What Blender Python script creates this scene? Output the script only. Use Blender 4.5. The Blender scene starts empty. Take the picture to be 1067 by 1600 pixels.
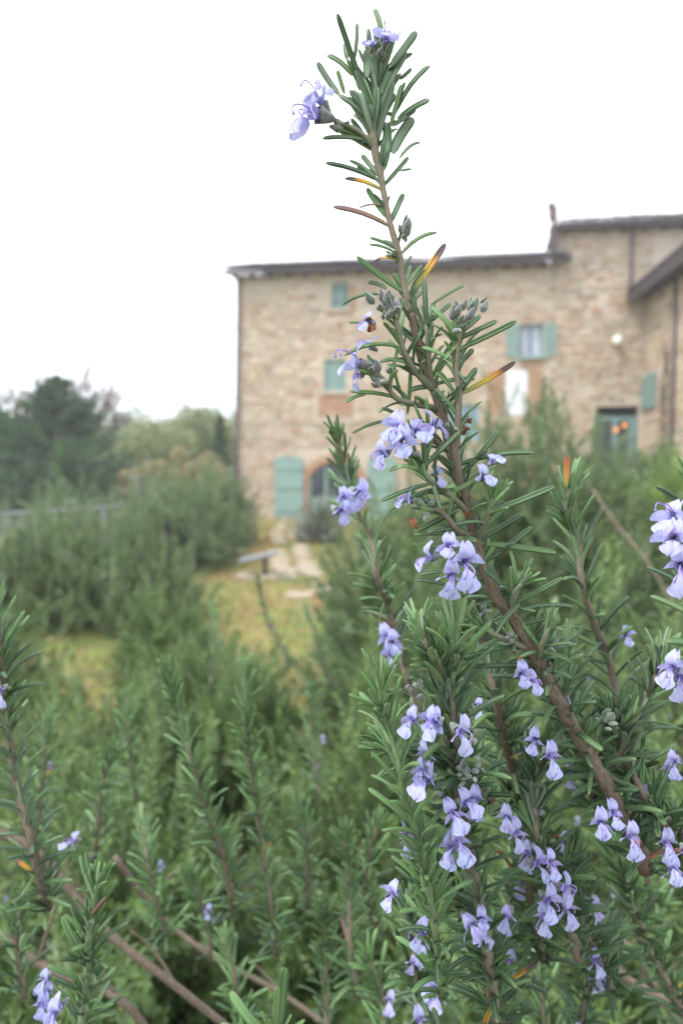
import bpy, math, random
import numpy as np
from mathutils import Vector, Matrix

random.seed(7); rng = np.random.default_rng(7)
S = bpy.context.scene
COL = S.collection
PI = math.pi
def R(d): return math.radians(d)

# ------------------------------------------------------------ camera, sky, sun, exposure
EYE = Vector((0.0, 0.0, 1.5)); FPX = 1067.0
PITCH = math.atan(56.0 / FPX)
cd = bpy.data.cameras.new('camera'); cam = bpy.data.objects.new('camera', cd); COL.objects.link(cam)
cam.location = EYE; cam.rotation_euler = (PI / 2 - PITCH, 0, 0)
cd.sensor_fit = 'VERTICAL'; cd.sensor_height = 36.0; cd.sensor_width = 24.0; cd.lens = 24.0
cd.clip_start = 0.02; cd.clip_end = 2000
cd.dof.use_dof = True; cd.dof.focus_distance = 0.292; cd.dof.aperture_fstop = 7.6
cd.dof.aperture_blades = 0
S.camera = cam

SUN_EL, SUN_AZ = 58.0, 238.0
w = bpy.data.worlds.new('World'); S.world = w; w.use_nodes = True
nt = w.node_tree; nt.nodes.clear()
wo = nt.nodes.new('ShaderNodeOutputWorld'); bg = nt.nodes.new('ShaderNodeBackground')
sk = nt.nodes.new('ShaderNodeTexSky'); sk.sky_type = 'NISHITA'; sk.sun_disc = False
sk.sun_elevation = R(SUN_EL); sk.sun_rotation = R(SUN_AZ); sk.dust_density = 3.0
tc = nt.nodes.new('ShaderNodeTexCoord'); cn = nt.nodes.new('ShaderNodeTexNoise')
cn.inputs['Scale'].default_value = 1.6; cn.inputs['Detail'].default_value = 4
cr = nt.nodes.new('ShaderNodeValToRGB')
cr.color_ramp.elements[0].position = .35; cr.color_ramp.elements[0].color = (7.6, 8.2, 9.2, 1)
cr.color_ramp.elements[1].position = .65; cr.color_ramp.elements[1].color = (9.8, 9.9, 10.1, 1)
mx = nt.nodes.new('ShaderNodeMix'); mx.data_type = 'RGBA'; mx.inputs[0].default_value = .88
nt.links.new(tc.outputs['Generated'], cn.inputs['Vector']); nt.links.new(cn.outputs['Fac'], cr.inputs['Fac'])
nt.links.new(sk.outputs['Color'], mx.inputs[6]); nt.links.new(cr.outputs['Color'], mx.inputs[7])
nt.links.new(mx.outputs[2], bg.inputs['Color']); bg.inputs['Strength'].default_value = 0.1
nt.links.new(bg.outputs['Background'], wo.inputs['Surface'])

sl = bpy.data.lights.new('sun', 'SUN'); sl.energy = 1.5; sl.angle = R(11); sl.color = (1, .96, .9)
so = bpy.data.objects.new('sun', sl); COL.objects.link(so)
_sd = Vector((math.sin(R(SUN_AZ)) * math.cos(R(SUN_EL)), math.cos(R(SUN_AZ)) * math.cos(R(SUN_EL)), math.sin(R(SUN_EL))))
so.rotation_euler = _sd.to_track_quat('Z', 'Y').to_euler()

S.view_settings.view_transform = 'Standard'; S.view_settings.look = 'None'
S.view_settings.gamma = 1.0; S.view_settings.exposure = 1.38
S.render.engine = 'CYCLES'
S.cycles.use_denoising = True
S.cycles.max_bounces = 6; S.cycles.diffuse_bounces = 3; S.cycles.glossy_bounces = 2
S.cycles.transmission_bounces = 3; S.cycles.transparent_max_bounces = 6

# ------------------------------------------------------------ helpers
FW = Vector((0, math.cos(PITCH), -math.sin(PITCH))); UP = Vector((0, math.sin(PITCH), math.cos(PITCH)))
def at(px, py, d):
    "point seen at photo pixel px,py (1067x1600) at depth d metres"
    return EYE + FW * d + Vector((1, 0, 0)) * ((px - 533.5) / FPX * d) + UP * (-(py - 800) / FPX * d)
def at_y(px, py, Y):
    v = at(px, py, 1.0) - EYE
    return EYE + v * (Y / v.y)

def tag(o, label=None, cat=None, group=None, kind=None):
    if label: o['label'] = label
    if cat: o['category'] = cat
    if group: o['group'] = group
    if kind: o['kind'] = kind
    return o
def empty(name, loc=(0, 0, 0), rz=0.0):
    o = bpy.data.objects.new(name, None); o.location = loc; o.rotation_euler = (0, 0, rz)
    o.empty_display_size = .05; COL.objects.link(o); return o

class T:
    "a little quad template: V verts, F quads, UV per vert, M material index per quad"
    def __init__(s, V, F, UV=None, M=None):
        s.V = np.asarray(V, float).reshape(-1, 3); s.F = np.asarray(F, int).reshape(-1, 4)
        s.UV = np.zeros((len(s.V), 2)) if UV is None else np.asarray(UV, float)
        s.M = np.zeros(len(s.F), int) if M is None else np.asarray(M, int); s.Q = np.full(len(s.V), .5)
    def moved(s, m):
        A = np.array(m); t = T(s.V @ A[:3, :3].T + A[:3, 3], s.F, s.UV, s.M); t.Q = s.Q; return t
    def val(s, v): s.Q = np.full(len(s.V), v); return s
def merge(parts):
    V, F, UV, M, n = [], [], [], [], 0
    for t in parts:
        V.append(t.V); F.append(t.F + n); UV.append(t.UV); M.append(t.M); n += len(t.V)
    t = T(np.concatenate(V), np.concatenate(F), np.concatenate(UV), np.concatenate(M)); t.Q = np.concatenate([p.Q for p in parts]); return t
def mesh(name, parts, mats, rnd=None, smooth=True):
    "parts: T or list of T -> mesh datablock"
    if isinstance(parts, T): parts = [parts]
    t = merge(parts); me = bpy.data.meshes.new(name)
    nv, nf = len(t.V), len(t.F)
    me.vertices.add(nv); me.vertices.foreach_set('co', t.V.astype(np.float32).ravel())
    me.loops.add(nf * 4); me.loops.foreach_set('vertex_index', t.F.astype(np.int32).ravel())
    me.polygons.add(nf); me.polygons.foreach_set('loop_start', np.arange(nf, dtype=np.int32) * 4)
    me.polygons.foreach_set('material_index', t.M.astype(np.int32))
    uv = me.uv_layers.new(name='UVMap'); uv.data.foreach_set('uv', t.UV[t.F.ravel()].astype(np.float32).ravel())
    if rnd is not None:
        a = me.attributes.new('rnd', 'FLOAT', 'POINT')
        a.data.foreach_set('value', np.concatenate([np.full(len(p.V), r) for p, r in zip(parts, rnd)]).astype(np.float32))
    if float(np.ptp(t.Q)) > 0:
        a = me.attributes.new('leafv', 'FLOAT', 'POINT'); a.data.foreach_set('value', t.Q.astype(np.float32))
    for m in mats: me.materials.append(m)
    me.update(calc_edges=True); me.validate()
    me.polygons.foreach_set('use_smooth', np.full(len(me.polygons), smooth))
    return me
def obj(name, me, parent=None, M=None, loc=None):
    o = bpy.data.objects.new(name, me); COL.objects.link(o)
    if parent is not None: o.parent = parent
    if M is not None: o.matrix_basis = M
    if loc is not None: o.location = loc
    return o

def box(x0, x1, y0, y1, z0, z1, m=0):
    V = [(x, y, z) for z in (z0, z1) for y in (y0, y1) for x in (x0, x1)]
    F = [(0, 2, 3, 1), (4, 5, 7, 6), (0, 1, 5, 4), (2, 6, 7, 3), (0, 4, 6, 2), (1, 3, 7, 5)]
    return T(V, F, [(v[0] + v[1], v[2]) for v in V], [m] * 6)
def tube(pts, rad, n=6, m=0, cap=True):
    P = [Vector(p) for p in pts]
    if not hasattr(rad, '__len__'): rad = [rad] * len(P)
    V, UV, F = [], [], []
    prev = None; L = 0
    for i, p in enumerate(P):
        t = (P[min(i + 1, len(P) - 1)] - P[max(i - 1, 0)])
        t = t.normalized() if t.length > 1e-9 else Vector((0, 0, 1))
        if prev is None: x = t.orthogonal().normalized()
        else:
            x = prev - t * prev.dot(t); x = x.normalized() if x.length > 1e-6 else t.orthogonal().normalized()
        prev = x; y = t.cross(x)
        if i: L += (p - P[i - 1]).length
        for k in range(n):
            a = 2 * PI * k / n; V.append(p + (x * math.cos(a) + y * math.sin(a)) * rad[i]); UV.append((k / n, L))
    for i in range(len(P) - 1):
        for k in range(n):
            F.append((i * n + k, i * n + (k + 1) % n, (i + 1) * n + (k + 1) % n, (i + 1) * n + k))
    if cap:
        for e, s in ((0, -1), (len(P) - 1, 1)):
            c = len(V); V.append(P[e]); UV.append((0, 0))
            for k in range(0, n, 2):
                q = (e * n + k, e * n + (k + 1) % n, e * n + (k + 2) % n, c)
                F.append(q if s > 0 else q[::-1])
    return T([tuple(v) for v in V], F, UV, [m] * len(F))
def smooth_path(pts, sub=4):
    "Catmull-Rom through Vectors (optionally with an extra radius component)"
    P = [np.array(p, float) for p in pts]; P = [2 * P[0] - P[1]] + P + [2 * P[-1] - P[-2]]
    out = []
    for i in range(1, len(P) - 2):
        for k in range(sub):
            t = k / sub
            out.append(.5 * (2 * P[i] + (P[i + 1] - P[i - 1]) * t + (2 * P[i - 1] - 5 * P[i] + 4 * P[i + 1] - P[i + 2]) * t * t
                             + (3 * P[i] - P[i - 1] - 3 * P[i + 1] + P[i + 2]) * t ** 3))
    out.append(P[-2]); return out
def sheet(f, nu, nv, m=0):
    V = [f(i / nu, j / nv) for j in range(nv + 1) for i in range(nu + 1)]
    UV = [(i / nu, j / nv) for j in range(nv + 1) for i in range(nu + 1)]
    F = [(j * (nu + 1) + i, j * (nu + 1) + i + 1, (j + 1) * (nu + 1) + i + 1, (j + 1) * (nu + 1) + i) for j in range(nv) for i in range(nu)]
    return T(V, F, UV, [m] * len(F))
def ball(c, r, n=8, k=6, m=0):
    c = np.array(c); r = np.array(r if hasattr(r, '__len__') else (r,) * 3)
    return sheet(lambda u, v: tuple(c + r * np.array((math.sin(PI * v) * math.cos(2 * PI * u), math.sin(PI * v) * math.sin(2 * PI * u), -math.cos(PI * v)))), n, k, m)

# ------------------------------------------------------------ materials
class NM:
    def __init__(s, name):
        s.m = bpy.data.materials.new(name); s.m.use_nodes = True; s.t = s.m.node_tree; s.t.nodes.clear()
        s.o = s.t.nodes.new('ShaderNodeOutputMaterial')
    def n(s, typ, **kw):
        nd = s.t.nodes.new('ShaderNode' + typ)
        for k, v in kw.items():
            if k in nd.inputs.keys(): nd.inputs[k].default_value = v
            else: setattr(nd, k, v)
        return nd
    def l(s, a, b): s.t.links.new(a, b)
    def ramp(s, fac, stops):
        r = s.n('ValToRGB'); e = r.color_ramp.elements
        e[0].position = stops[0][0]; e[0].color = (*stops[0][1], 1); e[1].position = stops[-1][0]; e[1].color = (*stops[-1][1], 1)
        for p, c in stops[1:-1]: x = e.new(p); x.color = (*c, 1)
        if fac is not None: s.l(fac, r.inputs['Fac'])
        return r.outputs['Color']
    def math(s, op, a, b=None, clamp=False):
        n = s.n('Math', operation=op, use_clamp=clamp)
        for i, v in enumerate((a, b)):
            if v is None: continue
            if isinstance(v, (int, float)): n.inputs[i].default_value = v
            else: s.l(v, n.inputs[i])
        return n.outputs[0]
    def mix(s, f, a, b, blend='MIX'):
        n = s.n('Mix', data_type='RGBA', blend_type=blend)
        for i, v in ((0, f), (6, a), (7, b)):
            if isinstance(v, (int, float)): n.inputs[i].default_value = v
            elif isinstance(v, tuple): n.inputs[i].default_value = (*v, 1)
            else: s.l(v, n.inputs[i])
        return n.outputs[2]
    def noise(s, scale, detail=3, coord='Object', rough=.55, stretch=None):
        tcn = s.n('TexCoord'); nz = s.n('TexNoise', Scale=scale, Detail=detail, Roughness=rough); v = tcn.outputs[coord]
        if stretch:
            mp = s.n('Mapping'); mp.inputs['Scale'].default_value = stretch; s.l(v, mp.inputs['Vector']); v = mp.outputs[0]
        s.l(v, nz.inputs['Vector']); return nz.outputs['Fac']
    def rnd(s):
        a = s.n('Attribute', attribute_name='rnd', attribute_type='GEOMETRY'); o = s.n('ObjectInfo')
        return s.math('FRACT', s.math('ADD', a.outputs['Fac'], o.outputs['Random']))
    def uv(s):
        t = s.n('TexCoord'); x = s.n('SeparateXYZ'); s.l(t.outputs['UV'], x.inputs[0]); return x.outputs[0], x.outputs[1]
    def finish(s, color, rough=.6, spec=.3, bump=None, bstr=.3, bdist=.01, trans=0.0, tcol=None, metallic=0.0, sheen=0.0):
        p = s.n('BsdfPrincipled'); p.inputs['Metallic'].default_value = metallic
        if isinstance(color, tuple): p.inputs['Base Color'].default_value = (*color, 1)
        else: s.l(color, p.inputs['Base Color'])
        if isinstance(rough, (int, float)): p.inputs['Roughness'].default_value = rough
        else: s.l(rough, p.inputs['Roughness'])
        p.inputs['Specular IOR Level'].default_value = spec
        p.inputs['Sheen Weight'].default_value = sheen; p.inputs['Sheen Roughness'].default_value = .5
        if bump is not None:
            b = s.n('Bump'); b.inputs['Strength'].default_value = bstr; b.inputs['Distance'].default_value = bdist
            s.l(bump, b.inputs['Height']); s.l(b.outputs[0], p.inputs['Normal'])
        out = p.outputs[0]
        if trans:
            t = s.n('BsdfTranslucent'); c = tcol if tcol is not None else color
            if isinstance(c, tuple): t.inputs['Color'].default_value = (*c, 1)
            else: s.l(c, t.inputs['Color'])
            mxs = s.n('MixShader'); mxs.inputs[0].default_value = trans; s.l(out, mxs.inputs[1]); s.l(t.outputs[0], mxs.inputs[2]); out = mxs.outputs[0]
        s.l(out, s.o.inputs['Surface']); return s.m
MAT = {}

def leaf_top(name, lo, mid, hi, tip=None):
    k = NM(name); u, v = k.uv(); r = k.rnd()
    c = k.ramp(r, [(0, lo), (.5, mid), (1, hi)])
    # paler channel along the midrib, slight speckle
    d = k.math('ABSOLUTE', k.math('SUBTRACT', u, .5))
    ch = k.ramp(d, [(0, (1, 1, 1)), (.07, (.55,) * 3), (.16, (0, 0, 0))])
    c = k.mix(k.math('MULTIPLY', ch, .75), c, (.20, .28, .15)); c = k.mix(k.ramp(d, [(.40, (0, 0, 0)), (.5, (.6,) * 3)]), c, (.12, .20, .09))  # second mix: pale rim, a bright edge highlight painted into the leaf colour
    c = k.mix(k.math('MULTIPLY', k.noise(420, 2), .5), c, k.mix(.5, c, (.10, .19, .09)))
    if tip: c = k.mix(k.ramp(v, tip[0]), c, k.ramp(v, tip[1]))
    else:
        yy = k.ramp(v, [(0, (.8,) * 3), (.12, (0, 0, 0)), (.93, (0, 0, 0)), (1, (.45,) * 3)])
        c = k.mix(yy, c, (.20, .24, .07))
    return k.finish(c, rough=.38, spec=.45, bump=k.noise(700, 2), bstr=.3, bdist=.0004, trans=.10, tcol=(.16, .30, .06), sheen=.05)
def leaf_under(name, c0=(.25, .33, .25), rim=(.05, .11, .06)):
    k = NM(name); u, v = k.uv()
    d = k.math('ABSOLUTE', k.math('SUBTRACT', u, .5))
    c = k.ramp(d, [(0, (.30, .40, .24)), (.05, tuple(x * .8 for x in c0)), (.10, c0), (.30, c0), (.40, rim)])
    c = k.mix(k.noise(900, 2), c, k.mix(.4, c, (.16, .22, .14)))
    return k.finish(c, rough=.8, spec=.15, trans=.12, tcol=(.16, .30, .06), sheen=.2)
MAT['leaf_top'] = leaf_top('rosemary_leaf_upper', (.016, .052, .026), (.034, .092, .034), (.085, .170, .046))
MAT['leaf_under'] = leaf_under('rosemary_leaf_underside')
MAT['leaf_young'] = leaf_top('young_leaf_upper', (.085, .19, .06), (.11, .24, .075), (.14, .27, .09))
MAT['leaf_young_under'] = leaf_under('young_leaf_underside', (.28, .40, .2), (.12, .24, .08))
dry = ([(0, (0, 0, 0)), (.3, (.6,) * 3), (.5, (1, 1, 1))], [(0, (.3, .3, .05)), (.5, (.52, .33, .03)), (.68, (.50, .22, .03)), (.78, (.10, .06, .05)), (1, (.07, .05, .05))])
MAT['leaf_dry'] = leaf_top('drying_leaf', (.12, .17, .05), (.16, .2, .06), (.2, .22, .07), dry)
orn = ([(0, (.2,) * 3), (.2, (1, 1, 1))], [(0, (.3, .3, .05)), (.4, (.48, .22, .05)), (.8, (.42, .12, .04)), (1, (.20, .08, .05))])
MAT['leaf_orange'] = leaf_top('orange_leaf', (.2, .17, .05), (.3, .2, .06), (.3, .22, .07), orn)
brn = ([(0, (.1,) * 3), (.25, (1, 1, 1))], [(0, (.2, .16, .08)), (.4, (.24, .15, .11)), (1, (.20, .11, .12))])
MAT['leaf_brown'] = leaf_top('brown_leaf', (.14, .17, .07), (.16, .15, .08), (.2, .17, .08), brn)

def stem_mat(name, a, b, scale=300):
    k = NM(name); t_ = k.n('TexCoord'); sx = k.n('SeparateXYZ'); k.l(t_.outputs['UV'], sx.inputs[0]); an = k.math('MULTIPLY', sx.outputs[0], 2 * PI)
    cb = k.n('CombineXYZ'); k.l(k.math('MULTIPLY', k.math('SINE', an), 1.3), cb.inputs[0]); k.l(k.math('MULTIPLY', k.math('COSINE', an), 1.3), cb.inputs[1]); k.l(k.math('MULTIPLY', sx.outputs[1], scale * .45), cb.inputs[2])
    nn = k.n('TexNoise', Scale=2.2, Detail=6, Roughness=.7); k.l(cb.outputs[0], nn.inputs['Vector']); n1 = nn.outputs['Fac']; n2 = k.noise(scale * .25, 3)
    c = k.ramp(n1, [(.3, a), (.7, b)]); c = k.mix(k.math('MULTIPLY', n2, .6), c, tuple(x * .5 for x in a))
    return k.finish(c, rough=.85, spec=.15, bump=n1, bstr=1.0, bdist=.25 / scale)
MAT['bark'] = stem_mat('woody_bark', (.095, .072, .056), (.33, .27, .215))
MAT['bark_far'] = stem_mat('branch_bark', (.10, .075, .055), (.25, .20, .15), 60)
MAT['young_stem'] = stem_mat('young_stem', (.20, .22, .15), (.30, .30, .22), 400)
MAT['stem_mid'] = stem_mat('stem_grey_brown', (.19, .16, .12), (.30, .26, .21), 400)
MAT['green_stem'] = stem_mat('green_stem', (.19, .27, .13), (.26, .33, .19), 300)

def petal(name, base, vein, spots=False):
    k = NM(name); u, v = k.uv()
    t = k.n('TexCoord'); mp = k.n('Mapping'); mp.inputs['Scale'].default_value = (14, 1.6, 1); k.l(t.outputs['UV'], mp.inputs['Vector'])
    nz = k.n('TexNoise', Scale=1.0, Detail=3); k.l(mp.outputs[0], nz.inputs['Vector'])
    f = k.ramp(nz.outputs['Fac'], [(.50, (0, 0, 0)), (.58, (1, 1, 1))])
    c = k.mix(k.math('MULTIPLY', f, .5), base, vein)
    c = k.mix(k.ramp(v, [(0, (.6,) * 3), (.35, (.08,) * 3), (1, (0, 0, 0))]), c, (.16, .11, .42))
    r = k.rnd(); c = k.mix(k.math('MULTIPLY', r, .3), c, (.50, .48, .86))
    if spots:
        vo = k.n('TexVoronoi', Scale=5.5); k.l(t.outputs['UV'], vo.inputs['Vector'])
        sp = k.math('LESS_THAN', vo.outputs['Distance'], .22)
        win = k.ramp(v, [(.2, (0, 0, 0)), (.3, (1, 1, 1)), (.55, (1, 1, 1)), (.65, (0, 0, 0))])
        c = k.mix(k.math('MULTIPLY', sp, win), c, (.16, .07, .36))
    return k.finish(c, rough=.6, spec=.2, bump=nz.outputs['Fac'], bstr=.3, bdist=.0004, trans=.38, sheen=.1)
MAT['petal'] = petal('lavender_petal', (.52, .55, .85), (.20, .15, .55))
MAT['petal_lip'] = petal('lavender_petal_lip', (.55, .61, .89), (.20, .20, .62), True)
MAT['petal_pale'] = petal('pale_petal', (.58, .60, .88), (.34, .31, .74))
k = NM('stamen'); MAT['stamen'] = k.finish((.34, .25, .62), rough=.5, trans=.2)
k = NM('calyx_wool'); n1 = k.noise(900, 3); c = k.ramp(n1, [(.3, (.08, .11, .08)), (.7, (.24, .29, .24))]); c = k.mix(k.math('MULTIPLY', k.rnd(), .5), c, (.17, .14, .20))
MAT['calyx'] = k.finish(c, rough=.9, spec=.1, bump=n1, bstr=.6, bdist=.0005, sheen=.5)
k = NM('dead_flower'); MAT['dead'] = k.finish(k.ramp(k.noise(800, 2), [(.3, (.13, .05, .03)), (.7, (.30, .13, .07))]), rough=.8, spec=.1)

# far foliage: real leaf faces, pale back
def sprig_mat(name, top, under, hi):
    k = NM(name); g = k.n('NewGeometry'); q_ = k.n('Attribute', attribute_name='leafv', attribute_type='GEOMETRY'); r = k.math('ADD', k.math('MULTIPLY', k.rnd(), .4), k.math('MULTIPLY', q_.outputs['Fac'], .75), clamp=True)
    c = k.mix(r, top, hi); c = k.mix(g.outputs['Backfacing'], c, under)
    c = k.mix(k.math('MULTIPLY', k.noise(9, 2), .5), c, k.mix(.5, c, (.10, .13, .05)))
    return k.finish(c, rough=.45, spec=.45, trans=.18, tcol=(.18, .30, .07))
MAT['sprig'] = sprig_mat('sprig_leaf', (.024, .058, .020), (.24, .31, .17), (.190, .290, .085))
MAT['sprig_bright'] = sprig_mat('sprig_leaf_bright', (.024, .060, .020), (.26, .34, .18), (.195, .300, .085))
MAT['sprig_far'] = sprig_mat('hedge_leaf', (.040, .080, .032), (.25, .31, .19), (.215, .290, .125))
MAT['sprig_grey'] = sprig_mat('lavender_leaf', (.20, .22, .19), (.32, .33, .30), (.27, .27, .26))
MAT['sprig_lime'] = sprig_mat('lime_leaf', (.15, .27, .04), (.26, .36, .10), (.26, .38, .07))
MAT['conifer'] = sprig_mat('conifer_needles', (.026, .078, .044), (.07, .14, .08), (.085, .165, .08))
MAT['olive'] = sprig_mat('olive_leaf', (.20, .25, .09), (.28, .32, .16), (.34, .35, .14))
MAT['autumn'] = sprig_mat('autumn_leaf', (.36, .27, .12), (.40, .32, .2), (.42, .35, .18))
MAT['wood_green'] = sprig_mat('woodland_leaf', (.12, .18, .09), (.2, .26, .15), (.19, .25, .12))

# ------------------------------------------------------------ rosemary leaf templates (unit chord along +Y, upper side +Z)
def leaf_T(width=.11, bulge=.06, lo=False, side=0.0):
    vs = (0, .05, .16, .34, .52, .70, .86, .94, .985, 1.0) if not lo else (0, .3, .75, 1.0)
    V, UV = [], []
    if lo: ring = [(-1, 0), (0, -.25), (1, 0)]
    else: ring = [(-.93, -.10), (-.72, .30), (-.22, .17), (0, -.06), (.22, .17), (.72, .30), (.93, -.10), (.62, -.46), (0, -.12), (-.62, -.46)]
    us = [0, .25, .42, .5, .58, .75, 1, .88, .5, .12] if not lo else [0, .5, 1]
    h = width * .5
    for v in vs:
        if lo: g = {0: .35, .3: 1, .75: .95, 1.0: .08}[v]
        else:
            g = min(1.0, .45 + .55 * (v / .2)) if v < .2 else 1.0
            if v > .86: g = math.sqrt(max(0.02, 1 - ((v - .86) / .145) ** 2))
        z0 = bulge * 4 * v * (1 - v); x0 = side * 4 * v * (1 - v)
        for (x, z) in ring: V.append((x0 + x * h * g, v, z0 + z * h * (1.15 if not lo else .85) * g))
        UV += [(uu, v) for uu in us]
    n = len(ring); F, M = [], []
    for i in range(len(vs) - 1):
        for j in range(n if not lo else n - 1):
            jj = (j + 1) % n
            F.append((i * n + j, i * n + jj, (i + 1) * n + jj, (i + 1) * n + j)); M.append(0 if lo or j < 6 else 1)
    return T(V, F, UV, M)
LEAFT = [leaf_T(w_ * 1.22, b_, side=s_) for w_, b_, s_ in ((.11, .02, .0), (.105, .06, .02), (.10, .10, -.02), (.11, .15, .01), (.12, -.04, .0), (.10, .08, .05), (.115, .05, -.05), (.095, .20, .0))]
KINDS = {'g': ('leaf_top', 'leaf_under'), 'y': ('leaf_young', 'leaf_young_under'), 'd': ('leaf_dry', 'leaf_dry'), 'o': ('leaf_orange', 'leaf_orange'), 'b': ('leaf_brown', 'leaf_brown')}
LEAFM = {kk: [mesh('leaf', t, [MAT[a], MAT[b]], rnd=[0.0]) for t in LEAFT] for kk, (a, b) in KINDS.items()}
def frame(B, D, N, L, W=1.0):
    y = D.normalized(); z = N - y * N.dot(y)
    z = z.normalized() if z.length > 1e-6 else y.orthogonal().normalized()
    x = y.cross(z)
    M = Matrix.Identity(4)
    for i, (a, s) in enumerate(((x, L * W), (y, L), (z, L * W ** .5))):
        for r_ in range(3): M[r_][i] = a[r_] * s
    for r_ in range(3): M[r_][3] = B[r_]
    return M
def rv(s=1.0): return Vector((random.gauss(0, s), random.gauss(0, s), random.gauss(0, s)))

# ------------------------------------------------------------ flower (unit = metre, axis +X out of the shoot, Z up)
mm = .001
def upper_lip_T():
    def f(u, v):
        a = (u - .5) * 2; wv = 2.3 * (.45 + .9 * math.sin(PI * min(1, v * .85 + .1)) ** .8)
        notch = 1.6 * (1 - abs(a)) ** 3 * max(0, v - .75) * 4
        ang = R(20 + 75 * v); r = 6.2 * v - notch * .4
        x = 5.5 + r * math.cos(ang) * .9 - 1.2 * v * v; z = 1.0 + r * math.sin(ang)
        return ((x - abs(a) ** 2 * -.8) * mm, a * wv * mm, (z + .5 * math.sin(a * 5 + v * 4) * v) * mm)
    return sheet(f, 8, 7)
def lip_T():
    def f(u, v):
        a = (u - .5) * 2
        wv = .75 + 3.1 * (max(0, v - .22) / .5) ** .9 if v < .72 else 3.85 * math.sqrt(max(.03, 1 - ((v - .72) / .285) ** 2))
        if v <= .22: wv = .75
        x = 6.3 + 5.2 * math.sin(v * 1.75); z = -.5 + .6 * v - 7.2 * v * v
        cup = .9 * a * a * v
        ruff = .6 * math.sin(a * 9 + v * 7) * max(0, v - .4); wv *= 1 + .10 * math.sin(a * 3 + 14 * v); z += (.9 * math.exp(-(a * 3) ** 2) + .35 * math.sin(a * 17)) * max(0, v - .85) * 6
        return ((x + cup + ruff) * mm, a * wv * mm, (z + ruff * .4) * mm)
    return sheet(f, 10, 10)
def side_T(s):
    def f(u, v):
        a = (u - .5) * 2; wv = .5 + 1.5 * math.sin(PI * min(1, v * .9 + .05))
        tw = 1.1 * v
        cx, cy, cz = 6.3 + 2.6 * v, s * (.9 + 5.2 * v), .2 + 1.3 * v - 2.8 * v * v
        return ((cx + a * wv * math.sin(tw) * .8) * mm, (cy + .2 * math.sin(6 * v)) * mm, (cz + a * wv * math.cos(tw)) * mm)
    return sheet(f, 4, 6)
def calyx_T():
    def f(u, v):
        r = .7 + 1.5 * v ** .7 + (.35 * math.sin(u * 2 * PI * 3) * v ** 3); x = 5.0 * v + .5 * math.cos(u * 2 * PI * 3) * v ** 3
        return (x * mm, r * math.cos(2 * PI * u) * mm, r * math.sin(2 * PI * u) * mm)
    return sheet(f, 10, 5)
def flower_tube_T():
    return tube([(x * mm, 0, z * mm) for x, z in ((2.5, 0), (4, 0), (5.5, .1), (7, 0))], [1.1 * mm, 1.2 * mm, 1.5 * mm, 1.9 * mm], 8, cap=False)
def stamen_T(s, L=1.0):
    pts = [(6 * mm, s * .3 * mm, .6 * mm)]
    for i in range(1, 8):
        t = i / 7; pts.append(((6 + 6.5 * math.sin(t * 1.9) * L) * mm, s * (.3 + 1.1 * t) * mm, (.6 + 5 * t - 6.2 * t * t * L) * mm))
    p = pts[-1]
    return merge([tube(pts, .24 * mm, 5), ball(p, .5 * mm, 6, 4)])
MF = {'corolla': mesh('corolla', merge([upper_lip_T(), flower_tube_T()]), [MAT['petal']]),
      'corolla2': mesh('corolla', merge([upper_lip_T(), flower_tube_T()]), [MAT['petal_pale']]),
      'lip': mesh('lower_lip', lip_T(), [MAT['petal_lip']]), 'lip2': mesh('lower_lip', lip_T(), [MAT['petal_pale']]),
      'side1': mesh('side_petal', side_T(1), [MAT['petal']]), 'side-1': mesh('side_petal', side_T(-1), [MAT['petal']]),
      'calyx': mesh('calyx', calyx_T(), [MAT['calyx']]), 'st1': mesh('stamen', stamen_T(1), [MAT['stamen']]), 'st-1': mesh('stamen', stamen_T(-1, 1.15), [MAT['stamen']])}
def flower(root, P, face, up=Vector((0, 0, 1)), s=1.0, pale=False, simple=False):
    "P = where the calyx sits; face = world direction the flower opens to"
    x = face.normalized(); y = up.cross(x); y = y.normalized() if y.length > 1e-3 else Vector((0, 1, 0)); z = x.cross(y)
    M = Matrix.Identity(4)
    for i, a in enumerate((x, y, z)):
        for r_ in range(3): M[r_][i] = a[r_] * s
    M.translation = P - Vector(root.location)
    f = obj('flower', MF['corolla2' if pale else 'corolla'], root, M)
    j = lambda d: Matrix.Rotation(R(random.uniform(-d, d)), 4, 'X') @ Matrix.Rotation(R(random.uniform(-d, d)), 4, 'Y') @ Matrix.Scale(random.uniform(.85, 1.15), 4)
    obj('lower_lip', MF['lip2' if pale else 'lip'], f, j(12))
    for q in (1, -1):
        obj('side_petal', MF['side%d' % q], f, j(16))
        if not simple: obj('stamen', MF['st%d' % q], f, j(14))
    obj('calyx', MF['calyx'], f)
    return f
BUDM = [mesh('bud', merge([sheet(lambda u, v, a=a: ((.9 + .25 * math.sin(u * 4 * PI)) * a * math.sin(PI * v ** .8) * math.cos(2 * PI * u) * mm, (.9 + .25 * math.sin(u * 4 * PI)) * a * math.sin(PI * v ** .8) * math.sin(2 * PI * u) * mm, 5.5 * v * mm), 8, 6)]), [MAT['calyx']]) for a in (1.3, 1.6, 1.0)]
def buds(root, P, axis, n, spread=4.0, s=1.0):
    for i in range(n):
        d = (axis.normalized() + rv(.55)).normalized()
        q = P + d * random.uniform(0, 1) * mm + rv(spread * .33 * mm)
        M = frame(Vector((0, 0, 0)), d.orthogonal(), d, 1.0); M = Matrix.Translation(q - Vector(root.location)) @ M.to_quaternion().to_matrix().to_4x4() @ Matrix.Scale(s * random.uniform(.75, 1.2), 4)
        obj('bud', random.choice(BUDM), root, M)

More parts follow.
